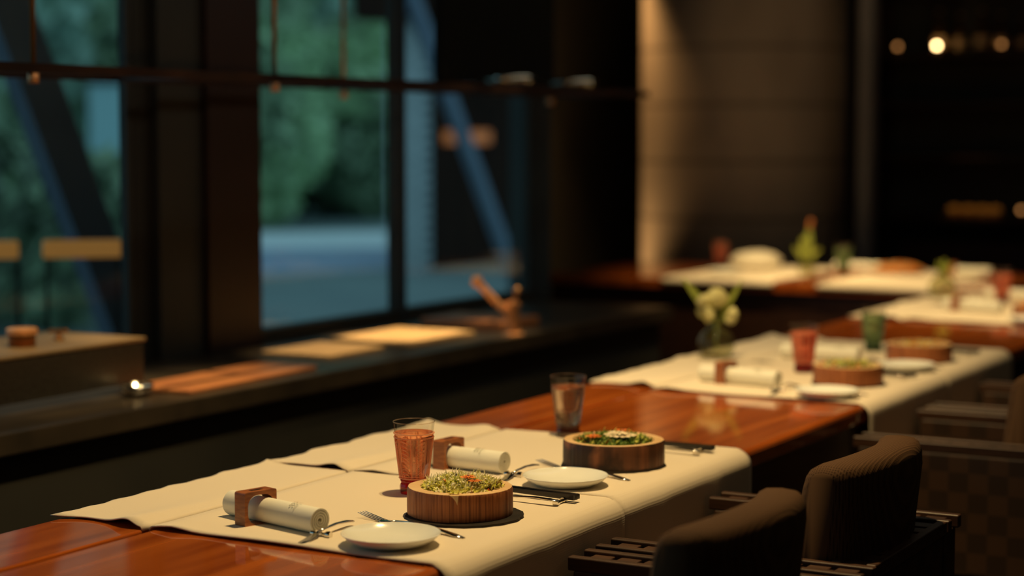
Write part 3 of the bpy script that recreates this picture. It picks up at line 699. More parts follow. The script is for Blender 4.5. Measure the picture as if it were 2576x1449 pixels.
# ------------------------------------------------------------------ tumblers
def body_r(z):   # outside radius of the tumbler at height z
    pts = [(0.0, 0.0250), (0.020, 0.0262), (0.0205, 0.0235), (0.026, 0.0235), (0.030, 0.0262), (0.060, 0.0300), (0.104, 0.0352), (0.133, 0.0375)]
    for (z0, r0), (z1, r1) in zip(pts, pts[1:]):
        if z <= z1: return r0+(r1-r0)*(z-z0)/max(z1-z0, 1e-6)
    return pts[-1][1]
def make_glass(label, loc, tint, rz=0.0, near=False):
    t = thing('tumbler', label, 'glass', loc, rz, 'cut glass tumblers')
    bm = bmesh.new()
    lathe(bm, [(0.0, 0.001), (0.0235, 0.001), (0.0255, 0.003), (0.0262, 0.008), (0.0262, 0.015), (0.0245, 0.0195), (0.0232, 0.021), (0.0250, 0.0235), (0.0255, 0.026), (0.0240, 0.028), (0.0, 0.028)], 12)
    obj('foot', bm, 'glass_%s_foot' % tint, t)
    bm = bmesh.new()
    lathe(bm, [(0.0, 0.0285), (0.022, 0.0285), (0.0258, 0.031), (0.0300, 0.060), (0.0350, 0.104), (0.0352, 0.1120), (0.0348, 0.1124), (0.0, 0.1124)], 64)
    obj('bowl', bm, ('glass_%s_near' if near else 'glass_%s') % tint, t, True, 50)
    bm = bmesh.new()
    lathe(bm, [(0.0352, 0.1125), (0.0362, 0.122), (0.0375, 0.1315)], 64)
    nf = len(bm.faces); tube(bm, [(0.0375*math.cos(2*PI*k/48), 0.0375*math.sin(2*PI*k/48), 0.1322) for k in range(49)], 0.0008, 6, mi=1, cap=False)
    obj('rim', bm, ['glass_clear', 'relief_smoke'], t, True)
    # moulded relief: rings, ribs, lattice and chevrons
    bm = bmesh.new()
    def on(a, z, off=0.0004): r = body_r(z)+off; return (r*math.cos(a), r*math.sin(a), z)
    def ring(z, rad, off=0.0006): tube(bm, [on(2*PI*k/48, z, off) for k in range(49)], rad, 6, cap=False)
    ring(0.112, 0.0012); ring(0.1045, 0.0011); ring(0.0305, 0.0011); ring(0.0345, 0.0005)
    PN = 8
    for p in range(PN):
        a0 = 2*PI*p/PN; a1 = 2*PI*(p+1)/PN; da = a1-a0
        tube(bm, [on(a0, z) for z in (0.033, 0.055, 0.08, 0.103)], 0.0008, 5)
        tube(bm, [on(a0+da*0.10, z) for z in (0.033, 0.055, 0.08, 0.103)], 0.0004, 4)
        if p % 2 == 0:   # lattice over chevrons
            b0, b1 = a0+da*0.26, a0+da*0.78; mid = (b0+b1)/2
            for z0 in (0.080, 0.0895):
                tube(bm, [on(b0, z0), on(mid, z0+0.0047), on(b1, z0+0.0095)], 0.00045, 4); tube(bm, [on(b1, z0), on(mid, z0+0.0047), on(b0, z0+0.0095)], 0.00045, 4)
            tube(bm, [on(b0, 0.079), on(mid, 0.079), on(b1, 0.079)], 0.0004, 4)
            tube(bm, [on(b0, 0.036), on(b0, 0.07), on(b0, 0.10)], 0.0004, 4); tube(bm, [on(b1, 0.036), on(b1, 0.07), on(b1, 0.10)], 0.0004, 4)
            for k in range(14):
                z = 0.037+k*0.003
                tube(bm, [on(b0+0.04, z), on(mid, z+0.0035), on(b1-0.04, z)], 0.00032, 4, cap=False)
        else:            # twisted rope panel or plain flutes
            if p % 4 == 1:
                for k in range(9): z = 0.036+k*0.0072; tube(bm, [on(a0+da*0.25, z+0.006), on(a0+da*0.55, z+0.004), on(a0+da*0.78, z)], [0.0004, 0.0012, 0.0004], 5)
            else:
                for q in (0.3, 0.45, 0.6, 0.75): tube(bm, [on(a0+da*q, z) for z in (0.034, 0.06, 0.08, 0.102)], 0.00045, 4)
    obj('cut_relief', bm, 'relief_%s' % tint, t, True)
    return t
GZ = TZ+0.0032
make_glass('cut glass tumbler with red-pink body, nearest the camera', (-1.805, 2.892, GZ), 'red', 0.42, True)
gs = make_glass('smoky clear cut glass tumbler beside the dark knotted log bowl', (-1.858, 3.600, GZ), 'smoke', 0.8)
g0 = make_glass('blurred red tumbler on third setting, in the middle distance', (-1.806, 4.895, GZ), 'red', 0.9)
gg = make_glass('dark green tumbler on the fourth setting, beyond the red ones', (-1.806, 5.485, GZ), 'green', 0.2)
dup(g0, (-1.895, 7.30, GZ), 0.1, 'far red tumbler near right frame edge on long table')
dup(g0, (-3.655, 8.72, GZ), 0.3, 'red tumbler at the left end of the crosswise table')
dup(gg, (-2.955, 8.52, GZ), 0.6, 'pale green tumbler in the middle of the crosswise table')

# ------------------------------------------------------------------ log bowls
def make_bowl(label, loc, R, H_, bark, inner=0.76, seed=0, lip=False):
    t = thing('log_bowl', label, 'bowl', loc, 0, 'wooden log bowls')
    r = random.Random(seed); n = 220; bm = bmesh.new()
    dr = [0.0011*noise.noise(Vector((k*0.35, seed, 0)))+0.0008*(r.random()-0.5)+0.0025*noise.noise(Vector((math.cos(2*PI*k/n)*1.2, math.sin(2*PI*k/n)*1.2, seed))) for k in range(n)]
    prof = [(1.0, 0.0), (1.004, 0.25), (1.002, 0.6), (1.0, 0.93), (0.985, 1.0)]
    rows = []
    for s, z in prof: rows.append([bm.verts.new(((R+dr[k])*s*math.cos(2*PI*k/n), (R+dr[k])*s*math.sin(2*PI*k/n), z*H_)) for k in range(n)])
    for a, b2 in zip(rows, rows[1:]):
        for k in range(n): bm.faces.new((a[k], a[(k+1) % n], b2[(k+1) % n], b2[k]))
    bm.faces.new(rows[0])
    obj('bark_side', bm, bark, t, True, 50)
    bm = bmesh.new(); rows = []
    for q in range(2):
        s = (0.985, inner)[q]; z = (H_, H_-0.0002)[q]
        rows.append([bm.verts.new(((R+dr[k]*(1-q))*s*math.cos(2*PI*k/n), (R+dr[k]*(1-q))*s*math.sin(2*PI*k/n), z)) for k in range(n)])
    for s, z in ((inner*0.97, H_-0.004), (inner*0.93, H_-0.026), (inner*0.5, H_-0.028)):
        rows.append([bm.verts.new((R*s*math.cos(2*PI*k/n), R*s*math.sin(2*PI*k/n), z)) for k in range(n)])
    for a, b2 in zip(rows, rows[1:]):
        for k in range(n): bm.faces.new((a[k], a[(k+1) % n], b2[(k+1) % n], b2[k]))
    bm.faces.new(rows[-1])
    if lip:  # split chip hanging over the edge
        a = math.radians(-64)
        c_, s_ = math.cos(a), math.sin(a); tx, ty = -s_, c_
        pts = [((R+0.0022)*c_+tx*u, (R+0.0022)*s_+ty*u, z) for u, z in ((-0.011, H_), (-0.006, H_-0.003), (-0.001, H_-0.009), (0.002, H_-0.016), (0.003, H_-0.008), (0.004, H_))]
        pin = [(p[0]-c_*0.004, p[1]-s_*0.004, p[2]) for p in pts]
        A = [bm.verts.new(p) for p in pts]; A2 = [bm.verts.new(p) for p in pin]
        bm.faces.new(A); bm.faces.new(A2)
        for i in range(6): bm.faces.new((A[i], A[(i+1) % 6], A2[(i+1) % 6], A2[i]))
    obj('rim', bm, 'rim_wood', t, True, 40)
    return t
def make_slate(label, loc, R, seed):
    bm = bmesh.new(); n = 60
    rs = [R*(1+0.035*noise.noise(Vector((math.cos(2*PI*k/n)*2, math.sin(2*PI*k/n)*2, seed)))+0.012*math.sin(k*1.9+seed)) for k in range(n)]
    rows = []
    for s, z in ((0.97, 0), (1.0, 0.0015), (0.985, 0.0055), (0.6, 0.0055)):
        rows.append([bm.verts.new((rs[k]*s*math.cos(2*PI*k/n), rs[k]*s*math.sin(2*PI*k/n), z)) for k in range(n)])
    for a, b2 in zip(rows, rows[1:]):
        for k in range(n): bm.faces.new((a[k], a[(k+1) % n], b2[(k+1) % n], b2[k]))
    bm.faces.new(rows[0]); bm.faces.new(rows[-1])
    o = obj('slate_coaster', bm, 'slate'); o.location = loc
    return tag(o, label, 'coaster', 'dark slate coasters under the log bowls')
def make_salad(label, loc, R, n, mats, wts, seed, h=0.026, fronds=26):
    """one heap of chopped greens; mats are the leaf kinds in it"""
    r = random.Random(seed); bm = bmesh.new()
    def top(x, y): return h*max(0, 1-((x*x+y*y)/(R*R)))**0.45*(0.78+0.35*noise.noise(Vector((x*45, y*45, seed))))
    # soft lumpy core so no gaps show through
    m_ = 22; rows = []
    for j in range(9):
        q = j/8*0.95; rows.append([bm.verts.new((R*q*math.cos(2*PI*k/m_), R*q*math.sin(2*PI*k/m_), max(0.0, top(R*q*math.cos(2*PI*k/m_), R*q*math.sin(2*PI*k/m_))-0.008)-0.006)) for k in range(m_)])
    for a, b2 in zip(rows, rows[1:]):
        for k in range(m_):
            f = bm.faces.new((a[k], a[(k+1) % m_], b2[(k+1) % m_], b2[k])); f.material_index = 1
    for _ in range(n):
        a = r.uniform(0, 2*PI); q = R*math.sqrt(r.random())*0.98; x, y = q*math.cos(a), q*math.sin(a)
        z = top(x, y)-0.004+r.uniform(-0.003, 0.004)
        kk = noise.noise(Vector((x*28, y*28, seed*3.1)))
        c_ = r.random(); mi = 0; acc = 0
        for i, w_ in enumerate(wts):
            acc += w_
            if c_+kk*0.35 <= acc: mi = i; break
        else: mi = len(wts)-1
        d = Vector((r.uniform(-1, 1), r.uniform(-1, 1), r.uniform(-0.1, 0.7))).normalized(); sd = d.orthogonal().normalized()
        L = r.uniform(0.006, 0.014); cu = Vector((0, 0, r.uniform(-0.5, 0.4)))*L
        pts = [Vector((x, y, z))+d*L*s+cu*s*s+sd*0.0015*math.sin(s*7) for s in (-0.3, 0.0, 0.35, 0.7, 1.0)]
        wd = r.uniform(0.0012, 0.0030)
        strip(bm, pts, [wd*0.5, wd, wd*1.25, wd*0.8, wd*0.15], sd.cross(d), mi)
        if r.random() < 0.5:
            for s in (0.2, 0.6):
                q0 = Vector((x, y, z))+d*L*s; strip(bm, [q0, q0+(sd+d*0.4)*L*0.35, q0+(sd*1.1+d*1.0)*L*0.5], [wd*0.7, wd*0.6, 0.0002], d, mi)
    for _ in range(fronds):
        a = r.uniform(0, 2*PI); q = R*0.85*math.sqrt(r.random()); x, y = q*math.cos(a), q*math.sin(a)
        d = Vector((r.uniform(-0.7, 0.7), r.uniform(-0.7, 0.7), r.uniform(0.5, 1.1))).normalized(); L = r.uniform(0.008, 0.020)
        p = Vector((x, y, top(x, y)-0.003)); tube(bm, [p, p+d*L*0.6, p+d*L+Vector((0.001, 0, 0))], [0.0009, 0.0007, 0.0003], 4, mi=0)
    o = obj('salad', bm, mats); o.location = loc
    return tag(o, label, 'salad', None, 'stuff')
def make_flower(label, loc, R, mat, seed, rz=0, cat='flower'):
    t = thing('edible_flower', label, cat, loc, rz, 'edible flowers in the salads'); r = random.Random(seed)
    bm = bmesh.new(); n = 13
    for lay in range(2):
        for k in range(n):
            a = 2*PI*(k+lay*0.5)/n+r.uniform(-0.1, 0.1); d = Vector((math.cos(a), math.sin(a), 0)); L = R*(1-0.3*lay)*r.uniform(0.85, 1.08)
            up = 0.25+0.45*lay
            strip(bm, [d*0.0015+Vector((0, 0, 0.002)), d*L*0.5+Vector((0, 0, 0.002+L*up*0.6)), d*L+Vector((0, 0, 0.002+L*up*0.5))], [0.0008, L*0.16, L*0.11], (-d.y, d.x, 0.15*r.uniform(-1, 1)))
    obj('petals', bm, mat, t)
    bm = bmesh.new(); bmesh.ops.create_icosphere(bm, subdivisions=2, radius=R*0.22, matrix=Matrix.Translation((0, 0, 0.004))); obj('flower_centre', bm, 'seed_dark' if mat != 'petal_cream' else 'petal_cream', t, True)
    return t
make_slate('dark slate coaster showing all round the nearest log bowl', (-1.618, 2.752, TZ+0.0035), 0.101, 1)
make_slate('dark slate coaster under the knotted log bowl, mostly in shadow', (-1.620, 3.332, TZ+0.0035), 0.102, 2)
make_slate('dark slate coaster under the third log bowl from camera', (-1.622, 4.724, TZ+0.0035), 0.094, 3)
make_slate('dark slate coaster under the farthest log bowl on the long table', (-1.612, 5.310, TZ+0.0035), 0.094, 4)
BZ = TZ+0.0092
make_bowl('nearest wooden log bowl, striped brown bark and wide pale rim', (-1.630, 2.760, BZ), 0.0895, 0.046, 'bark', 0.76, 1, True)
make_bowl('log bowl with dark knotted bark and narrow rim, second from camera', (-1.620, 3.332, BZ), 0.0985, 0.047, 'bark_knotted', 0.82, 2)
make_bowl('third log bowl from camera, beside the blurred red tumbler', (-1.622, 4.724, BZ), 0.090, 0.046, 'bark', 0.8, 3)
make_bowl('fourth log bowl from camera, below the green tumbler', (-1.612, 5.310, BZ), 0.0925, 0.046, 'bark', 0.8, 4)
make_bowl('round wooden bowl cut off by the right frame edge', (-1.635, 6.80, BZ-0.006), 0.088, 0.045, 'bark', 0.8, 5)
SZ = BZ+0.046-0.014
make_salad('pale frilly salad with shredded white fronds in the nearest log bowl', (-1.628, 2.762, SZ+0.006), 0.068, 2400, ['frond', 'leaf_pale', 'leaf_olive', 'petal_orange', 'seed_dark'], [0.30, 0.50, 0.15, 0.04, 0.012], 3, 0.026, 240)
make_salad('green leafy salad with orange petals in the dark knotted log bowl', (-1.620, 3.332, SZ+0.003), 0.078, 2300, ['leaf_green', 'leaf_dark', 'leaf_pale', 'petal_orange', 'seed_dark'], [0.44, 0.26, 0.22, 0.04, 0.04], 5, 0.020, 24)
make_salad('pale salad in the third log bowl from the camera', (-1.622, 4.724, SZ+0.004), 0.070, 700, ['leaf_pale', 'leaf_green', 'petal_orange', 'frond', 'seed_dark'], [0.35, 0.2, 0.15, 0.28, 0.02], 7, 0.024, 20)
make_salad('golden-brown food in the fourth log bowl, below green tumbler', (-1.612, 5.310, SZ+0.002), 0.072, 700, ['fried_gold', 'frond', 'leaf_pale', 'fried_gold', 'seed_dark'], [0.3, 0.35, 0.2, 0.13, 0.02], 9, 0.018, 10)
make_salad('orange food in the bowl at the right frame edge', (-1.635, 6.80, SZ), 0.068, 400, ['fried_gold', 'petal_orange', 'frond', 'petal_orange', 'seed_dark'], [0.4, 0.3, 0.25, 0.03, 0.02], 10, 0.02, 6)
make_flower('small orange flower on the pale salad of nearest bowl, left of pair', (-1.606, 2.745, SZ+0.030), 0.014, 'petal_orange', 1)
make_flower('small orange flower at right on the pale salad of nearest bowl', (-1.588, 2.735, SZ+0.027), 0.011, 'petal_orange', 2)
make_flower('bright orange flower at the front left of dark bowl\'s salad', (-1.643, 3.290, SZ+0.020), 0.018, 'petal_orange', 3)
make_flower('orange flower at the back of the dark bowl\'s salad', (-1.625, 3.385, SZ+0.018), 0.020, 'petal_orange', 4)
make_flower('large cream flower in the middle of dark bowl\'s salad', (-1.603, 3.325, SZ+0.019), 0.032, 'petal_cream', 5)
# two sprigs hanging over the nearest bowl's rim
sp = thing('herb_sprig', 'small green herb sprig drooping over the front rim of nearest bowl', 'herb', (-1.601, 2.690, BZ+0.047))
bm = bmesh.new(); r_ = random.Random(4)
for k in range(26):
    d = Vector((r_.uniform(-0.6, 0.9), r_.uniform(-0.8, 0.4), r_.uniform(-0.1, 0.5))).normalized(); p = Vector((r_.uniform(-0.008, 0.010), r_.uniform(-0.004, 0.014), 0.001))
    strip(bm, [p, p+d*0.005, p+d*0.010], [0.0006, 0.0013, 0.0003], d.orthogonal())
obj('leaves', bm, 'leaf_pale', sp)

# ------------------------------------------------------------------ cutlery
def lift(pts, z): return [(x, y, z+dz) for x, y, dz in pts]
def make_knife(label, loc, rz):
    """butter knife along local +Y, blade end at the origin, 0.17 long; handle end lifted on the rest"""
    t = thing('butter_knife', label, 'knife', loc, rz, 'butter knives on rests')
    bm = bmesh.new()
    tube(bm, [(0.002, 0.0, 0.0025), (0.003, 0.006, 0.0028), (0.002, 0.03, 0.004), (0, 0.055, 0.0075), (0, 0.066, 0.011)], [0.001, 0.0065, 0.0085, 0.0075, 0.003], 12, flatn=[1, 0.14, 0.14, 0.16, 0.6])
    obj('blade', bm, 'silver', t, True)
    bm = bmesh.new()
    tube(bm, [(0, 0.064, 0.0105), (0, 0.085, 0.0125), (-0.001, 0.12, 0.0140), (0, 0.15, 0.0125), (0, 0.166, 0.010), (0, 0.172, 0.0085)], [0.0028, 0.0030, 0.0038, 0.0062, 0.0060, 0.001], 12, flatn=[0.8, 0.6, 0.45, 0.35, 0.35, 0.5])
    obj('handle', bm, 'silver', t, True)
    return t
def make_rest(label, loc, rz):
    t = thing('cutlery_rest', label, 'cutlery rest', loc, rz, 'silver cutlery rests')
    bm = bmesh.new(); tube(bm, [(-0.013, 0, 0.0058), (0.013, 0, 0.0058)], 0.0035, 12)
    obj('bar', bm, 'silver', t, True, 40)
    for s in (-1, 1):
        bm = bmesh.new(); lathe(bm, [(0, -0.0045), (0.0055, -0.0045), (0.0062, 0), (0.0055, 0.0045), (0, 0.0045)], 14)
        bmesh.ops.rotate(bm, verts=bm.verts, cent=(0, 0, 0), matrix=Matrix.Rotation(PI/2, 3, 'Y')); bmesh.ops.translate(bm, verts=bm.verts, vec=(s*0.014, 0, 0.0062))
        obj('end_knob', bm, 'silver', t, True, 40)
    return t
def make_fork(label, loc, rz):
    """fork along local +X, tine tips at origin, 0.25 long"""
    t = thing('fork', label, 'fork', loc, rz, 'silver forks behind the plates')
    bm = bmesh.new()
    for k in range(4):
        y = (k-1.5)*0.0056
        tube(bm, [(0, y*0.95, 0.011), (0.02, y, 0.0075), (0.048, y, 0.0035), (0.056, y*0.9, 0.0035)], [0.0005, 0.0011, 0.0013, 0.0014], 6)
    obj('tines', bm, 'silver', t, True)
    bm = bmesh.new()
    tube(bm, [(0.052, 0, 0.0035), (0.060, 0, 0.0035), (0.074, 0, 0.0045), (0.086, 0, 0.007)], [0.0098, 0.0105, 0.008, 0.003], 12, flatn=[0.15, 0.15, 0.2, 0.6])
    obj('neck', bm, 'silver', t, True)
    bm = bmesh.new()
    tube(bm, [(0.084, 0, 0.0065), (0.13, 0, 0.011), (0.19, 0, 0.0085), (0.232, 0, 0.004), (0.250, 0, 0.003)], [0.0028, 0.0030, 0.0045, 0.0075, 0.003], 12, flatn=[0.7, 0.6, 0.4, 0.3, 0.4])
    obj('handle', bm, 'silver', t, True)
    return t
def make_chopstick(label, loc, rz):
    bm = bmesh.new(); L = 0.225
    rows = []
    for x, h in ((0, 0.0042), (0.003, 0.0046), (-L*0.55, 0.0036), (-L, 0.0016)):
        rows.append((x, h))
    rows = [(0.003, 0.0040), (0.0, 0.0046), (-L*0.55, 0.0036), (-L, 0.0016)]
    R_ = [[bm.verts.new((x, sy*h, sz*h)) for sy, sz in ((-1, -1), (1, -1), (1, 1), (-1, 1))] for x, h in rows]
    for a, b2 in zip(R_, R_[1:]):
        for k in range(4): bm.faces.new((a[k], a[(k+1) % 4], b2[(k+1) % 4], b2[k]))
    bm.faces.new(R_[0]); bm.faces.new(R_[-1])
    o = obj('chopstick', bm, 'black_metal'); o.location = loc; o.rotation_euler = (0, 0.012, rz)
    return tag(o, label, 'chopstick', 'black chopsticks behind the log bowls')
def make_spoon(label, loc, rz):
    """spoon with handle end at the origin, pointing along local -X"""
    t = thing('spoon', label, 'spoon', loc, rz, 'silver spoons behind the log bowls')
    bm = bmesh.new(); tube(bm, [(0, 0, 0.009), (-0.006, 0, 0.0105), (-0.02, 0, 0.012), (-0.05, 0, 0.0125), (-0.12, 0, 0.008), (-0.155, 0, 0.004)], [0.001, 0.0055, 0.0058, 0.004, 0.003, 0.003], 12, flatn=[0.4, 0.35, 0.35, 0.45, 0.6, 0.6])
    obj('handle', bm, 'silver', t, True)
    bm = bmesh.new(); tube(bm, [(-0.152, 0, 0.004), (-0.165, 0, 0.003), (-0.185, 0, 0.0032), (-0.20, 0, 0.005), (-0.207, 0, 0.007)], [0.003, 0.012, 0.016, 0.011, 0.002], 16, flatn=[0.5, 0.16, 0.14, 0.16, 0.4])
    obj('spoon_bowl', bm, 'silver', t, True)
    return t
CZ = TZ+0.0030
ST = ['nearest', 'second', 'third', 'fourth']
sets = [  # knife (x,y,rz), rest, fork (x,y,rz), stick end (x,y,rz), spoon end
    ((-1.736, 2.428, 0.03), (-1.7365, 2.500), (-1.768, 2.664, -0.27), (-1.507, 2.955, -0.08), (-1.517, 2.905)),
    ((-1.724, 3.050, 0.02), (-1.728, 3.124), (-1.752, 3.268, -0.33), (-1.505, 3.558, -0.07), (-1.510, 3.506)),
    ((-1.720, 4.415, 0.02), (-1.722, 4.488), (-1.740, 4.600, -0.30), (-1.505, 4.925, -0.07), (-1.512, 4.872)),
    ((-1.715, 5.06, 0.02), (-1.717, 5.133), (-1.735, 5.225, -0.30), (-1.505, 5.545, -0.07), (-1.512, 5.490))]
k0 = r0x = f0 = s0 = c0 = None
for i, (kn, rs, fk, cs, sp_) in enumerate(sets):
    n_ = ST[i]
    lk = 'silver butter knife propped on a rest between towel roll and %s side plate' % n_
    lr = 'silver cutlery rest under the butter knife left of the %s side plate' % n_
    lf = 'silver fork lying behind the %s side plate from the camera' % n_
    ls = 'silver spoon behind the %s log bowl, handle toward table edge' % n_
    if i == 0:
        k0 = make_knife(lk, (kn[0], kn[1], CZ), kn[2]); r0x = make_rest(lr, (rs[0], rs[1], CZ), 0)
        f0 = make_fork(lf, (fk[0], fk[1], CZ), fk[2]); s0 = make_spoon(ls, (sp_[0], sp_[1], CZ+0.001), cs[2]+0.02)
        r1x = dup(r0x, (-1.527, 2.928, CZ), PI/2, 'silver cutlery rest under the chopsticks and spoon behind nearest bowl')
        c0 = make_chopstick('farther black chopstick of the pair behind the nearest log bowl', (cs[0], cs[1], CZ+0.0125), cs[2])
    else:
        dup(k0, (kn[0], kn[1], CZ), kn[2], lk); dup(r0x, (rs[0], rs[1], CZ), 0, lr)
        dup(f0, (fk[0], fk[1], CZ), fk[2], lf); dup(s0, (sp_[0], sp_[1], CZ+0.001), cs[2]+0.02, ls)
        dup(r0x, (cs[0]-0.02, cs[1]-0.027, CZ), PI/2, 'silver cutlery rest under the chopsticks and spoon behind %s bowl' % n_)
        dup(c0, (cs[0], cs[1], CZ+0.0125), cs[2], 'farther black chopstick of the pair behind the %s log bowl' % n_)
    dup(c0, (cs[0]+0.001, cs[1]-0.0115, CZ+0.0125), cs[2]-0.004, 'closer black chopstick of the pair behind the %s log bowl' % n_)

# ------------------------------------------------------------------ vases with flowers
def make_vase(label, loc):
    t = thing('flower_vase', label, 'vase', loc, 0, 'round glass vases')
    bm = bmesh.new(); lathe(bm, [(0, 0.001), (0.030, 0.001), (0.044, 0.010), (0.054, 0.030), (0.054, 0.050), (0.044, 0.072), (0.024, 0.088), (0.017, 0.098), (0.019, 0.112), (0.021, 0.114), (0.018, 0.113), (0.0155, 0.098), (0.022, 0.086), (0.042, 0.070)], 48)
    obj('glass_body', bm, 'vase_glass', t, True)
    bm = bmesh.new(); lathe(bm, [(0, 0.004), (0.029, 0.004), (0.042, 0.012), (0.052, 0.030), (0.052, 0.044), (0.0, 0.0445)], 40); obj('water', bm, 'water', t, True, 40)
    return t
def petalled(bm, c, R, H_, d, mi=0, n=5):
    d = Vector(d).normalized(); a = d.orthogonal().normalized(); b2 = d.cross(a); c = Vector(c)
    for lay in range(2):
        for k in range(n):
            an = 2*PI*(k+0.5*lay)/n; o_ = a*math.cos(an)+b2*math.sin(an); sd = d.cross(o_)
            R2 = R*(1-0.25*lay)
            strip(bm, [c, c+o_*R2*0.8+d*H_*0.25, c+o_*R2+d*H_*0.6, c+o_*R2*0.55+d*H_], [R*0.25, R*0.62, R*0.6, R*0.12], sd, mi)
def bouquet(label, loc, blooms, blades, mat, rz=0, bloom_name='bloom'):
    t = thing('flower_bunch', label, 'flowers', loc, rz)
    for (c, R, H_, d) in blooms:
        bm = bmesh.new(); petalled(bm, c, R, H_, d); o = obj(bloom_name, bm, mat, t, True)
        bm = bmesh.new(); c = Vector(c); tube(bm, [(0.0, 0, 0.02), (c.x*0.15, c.y*0.15, 0.09), c*0.6+Vector((0, 0, 0.03)), c], 0.0022, 6); obj('stem', bm, 'stem_green', t, True)
    for (pts, wd) in blades:
        bm = bmesh.new(); d = (Vector(pts[-1])-Vector(pts[0])); strip(bm, pts, wd, d.cross(Vector((math.sin(yaw), -math.cos(yaw), 0)))); obj('leaf', bm, 'blade_green', t, True)
    return t
v0 = make_vase('round glass vase with white flowers at left edge of the long table', (-2.150, 5.10, GZ))
cy, sy_ = math.cos(yaw), math.sin(yaw)
def scr(u, v, z): return (u*cy - v*sy_, u*sy_ + v*cy, z)   # u to the right of the view, v away
bouquet('bunch of white tulip-like blooms with long green leaves in glass vase', (-2.150, 5.10, GZ),
        [(scr(0.000, 0, 0.145), 0.030, 0.060, scr(0, 0, 1)), (scr(-0.030, -0.01, 0.152), 0.022, 0.036, scr(-0.4, 0, 1)),
         (scr(-0.012, -0.02, 0.128), 0.022, 0.030, scr(-0.9, -0.5, 0.1)), (scr(-0.026, 0.01, 0.134), 0.020, 0.030, scr(-0.8, -0.2, 0.25)), (scr(0.026, -0.01, 0.128), 0.024, 0.034, scr(0.9, -0.4, -0.25))],
        [([scr(0, 0, 0.10), scr(-0.03, 0, 0.15), scr(-0.065, 0, 0.19), scr(-0.098, 0, 0.232)], [0.004, 0.014, 0.010, 0.003]),
         ([scr(0.01, 0, 0.10), scr(0.028, 0, 0.15), scr(0.052, 0, 0.19), scr(0.074, 0, 0.228)], [0.003, 0.009, 0.007, 0.002]),
         ([scr(0.0, 0.01, 0.10), scr(-0.015, 0.01, 0.14), scr(-0.045, 0.01, 0.165)], [0.004, 0.012, 0.004])], 'petal_white')
dup(v0, (-2.165, 7.43, GZ), None, 'round glass vase at the corner where the two tables meet')
bouquet('tuft of short green leaves in the vase between the two tables', (-2.165, 7.43, GZ), [],
        [([scr(0, 0, 0.09), scr(-0.01, 0, 0.12), scr(-0.02, 0, 0.145)], [0.004, 0.012, 0.003]), ([scr(0.01, 0, 0.09), scr(0.015, 0, 0.12), scr(0.028, 0, 0.140)], [0.004, 0.012, 0.003]), ([scr(0, 0, 0.09), scr(0.0, 0, 0.12), scr(0.005, 0, 0.155)], [0.004, 0.010, 0.003])], 'petal_white')
dup(v0, (-3.09, 8.40, TZ+0.001), None, 'round glass vase between the two cloths of crosswise table', scale=(0.75, 0.75, 0.75))
bouquet('tall green pointed plant with reddish tip in the crosswise table vase', (-3.09, 8.40, TZ+0.001), [((0.012, 0.0, 0.21), 0.010, 0.05, (0.1, 0, 1))],
        [([scr(0, 0, 0.05), scr(-0.03, 0, 0.10), scr(-0.06, 0, 0.13)], [0.004, 0.014, 0.003]), ([scr(0, 0, 0.05), scr(0.03, 0, 0.10), scr(0.062, 0, 0.12)], [0.004, 0.013, 0.003]),
         ([scr(0, 0, 0.05), scr(0.0, 0, 0.13), scr(0.012, 0, 0.22)], [0.008, 0.024, 0.005]), ([scr(0, 0, 0.05), scr(-0.01, 0, 0.12), scr(-0.025, 0, 0.17)], [0.006, 0.020, 0.004])], 'leaf_tip', bloom_name='bud')

# ------------------------------------------------------------------ crosswise table dishes
t = thing('white_bowl', 'white oval dish heaped with pale food on crosswise table', 'bowl', (-3.43, 8.62, TZ+0.004))
bm = bmesh.new(); lathe(bm, [(0, 0.004), (0.085, 0.004), (0.112, 0.020), (0.120, 0.050), (0.123, 0.050), (0.116, 0.018), (0.088, 0.0), (0, 0.0)], 48); obj('bowl_body', bm, 'dish_white', t, True)
bm = bmesh.new(); bmesh.ops.create_icosphere(bm, subdivisions=4, radius=1)
for v in bm.verts: k = 1+0.12*noise.noise(v.co*4); v.co = Vector((v.co.x*0.112*k, v.co.y*0.105*k, max(v.co.z, 0)**0.6*0.052*k+0.034))
o = obj('steamed_rice', bm, 'dish_white', None, True); o.location = (-3.43, 8.62, TZ+0.004); tag(o, 'mound of pale food in the white dish on crosswise table', 'food', None, 'stuff')
t = thing('food_platter', 'round shallow dish of golden food at right of crosswise table', 'dish', (-2.735, 8.64, TZ+0.004))
bm = bmesh.new(); lathe(bm, [(0, 0.006), (0.115, 0.006), (0.128, 0.022), (0.131, 0.022), (0.118, 0.0), (0, 0.0)], 48); obj('dish_body', bm, 'holder_wood', t, True, 40)
make_salad('heap of golden-orange fried food on the crosswise table dish', (-2.735, 8.64, TZ+0.016), 0.112, 900, ['fried_gold', 'fried_gold', 'petal_orange', 'frond', 'leaf_green'], [0.45, 0.2, 0.15, 0.13, 0.07], 21, 0.040, 0)

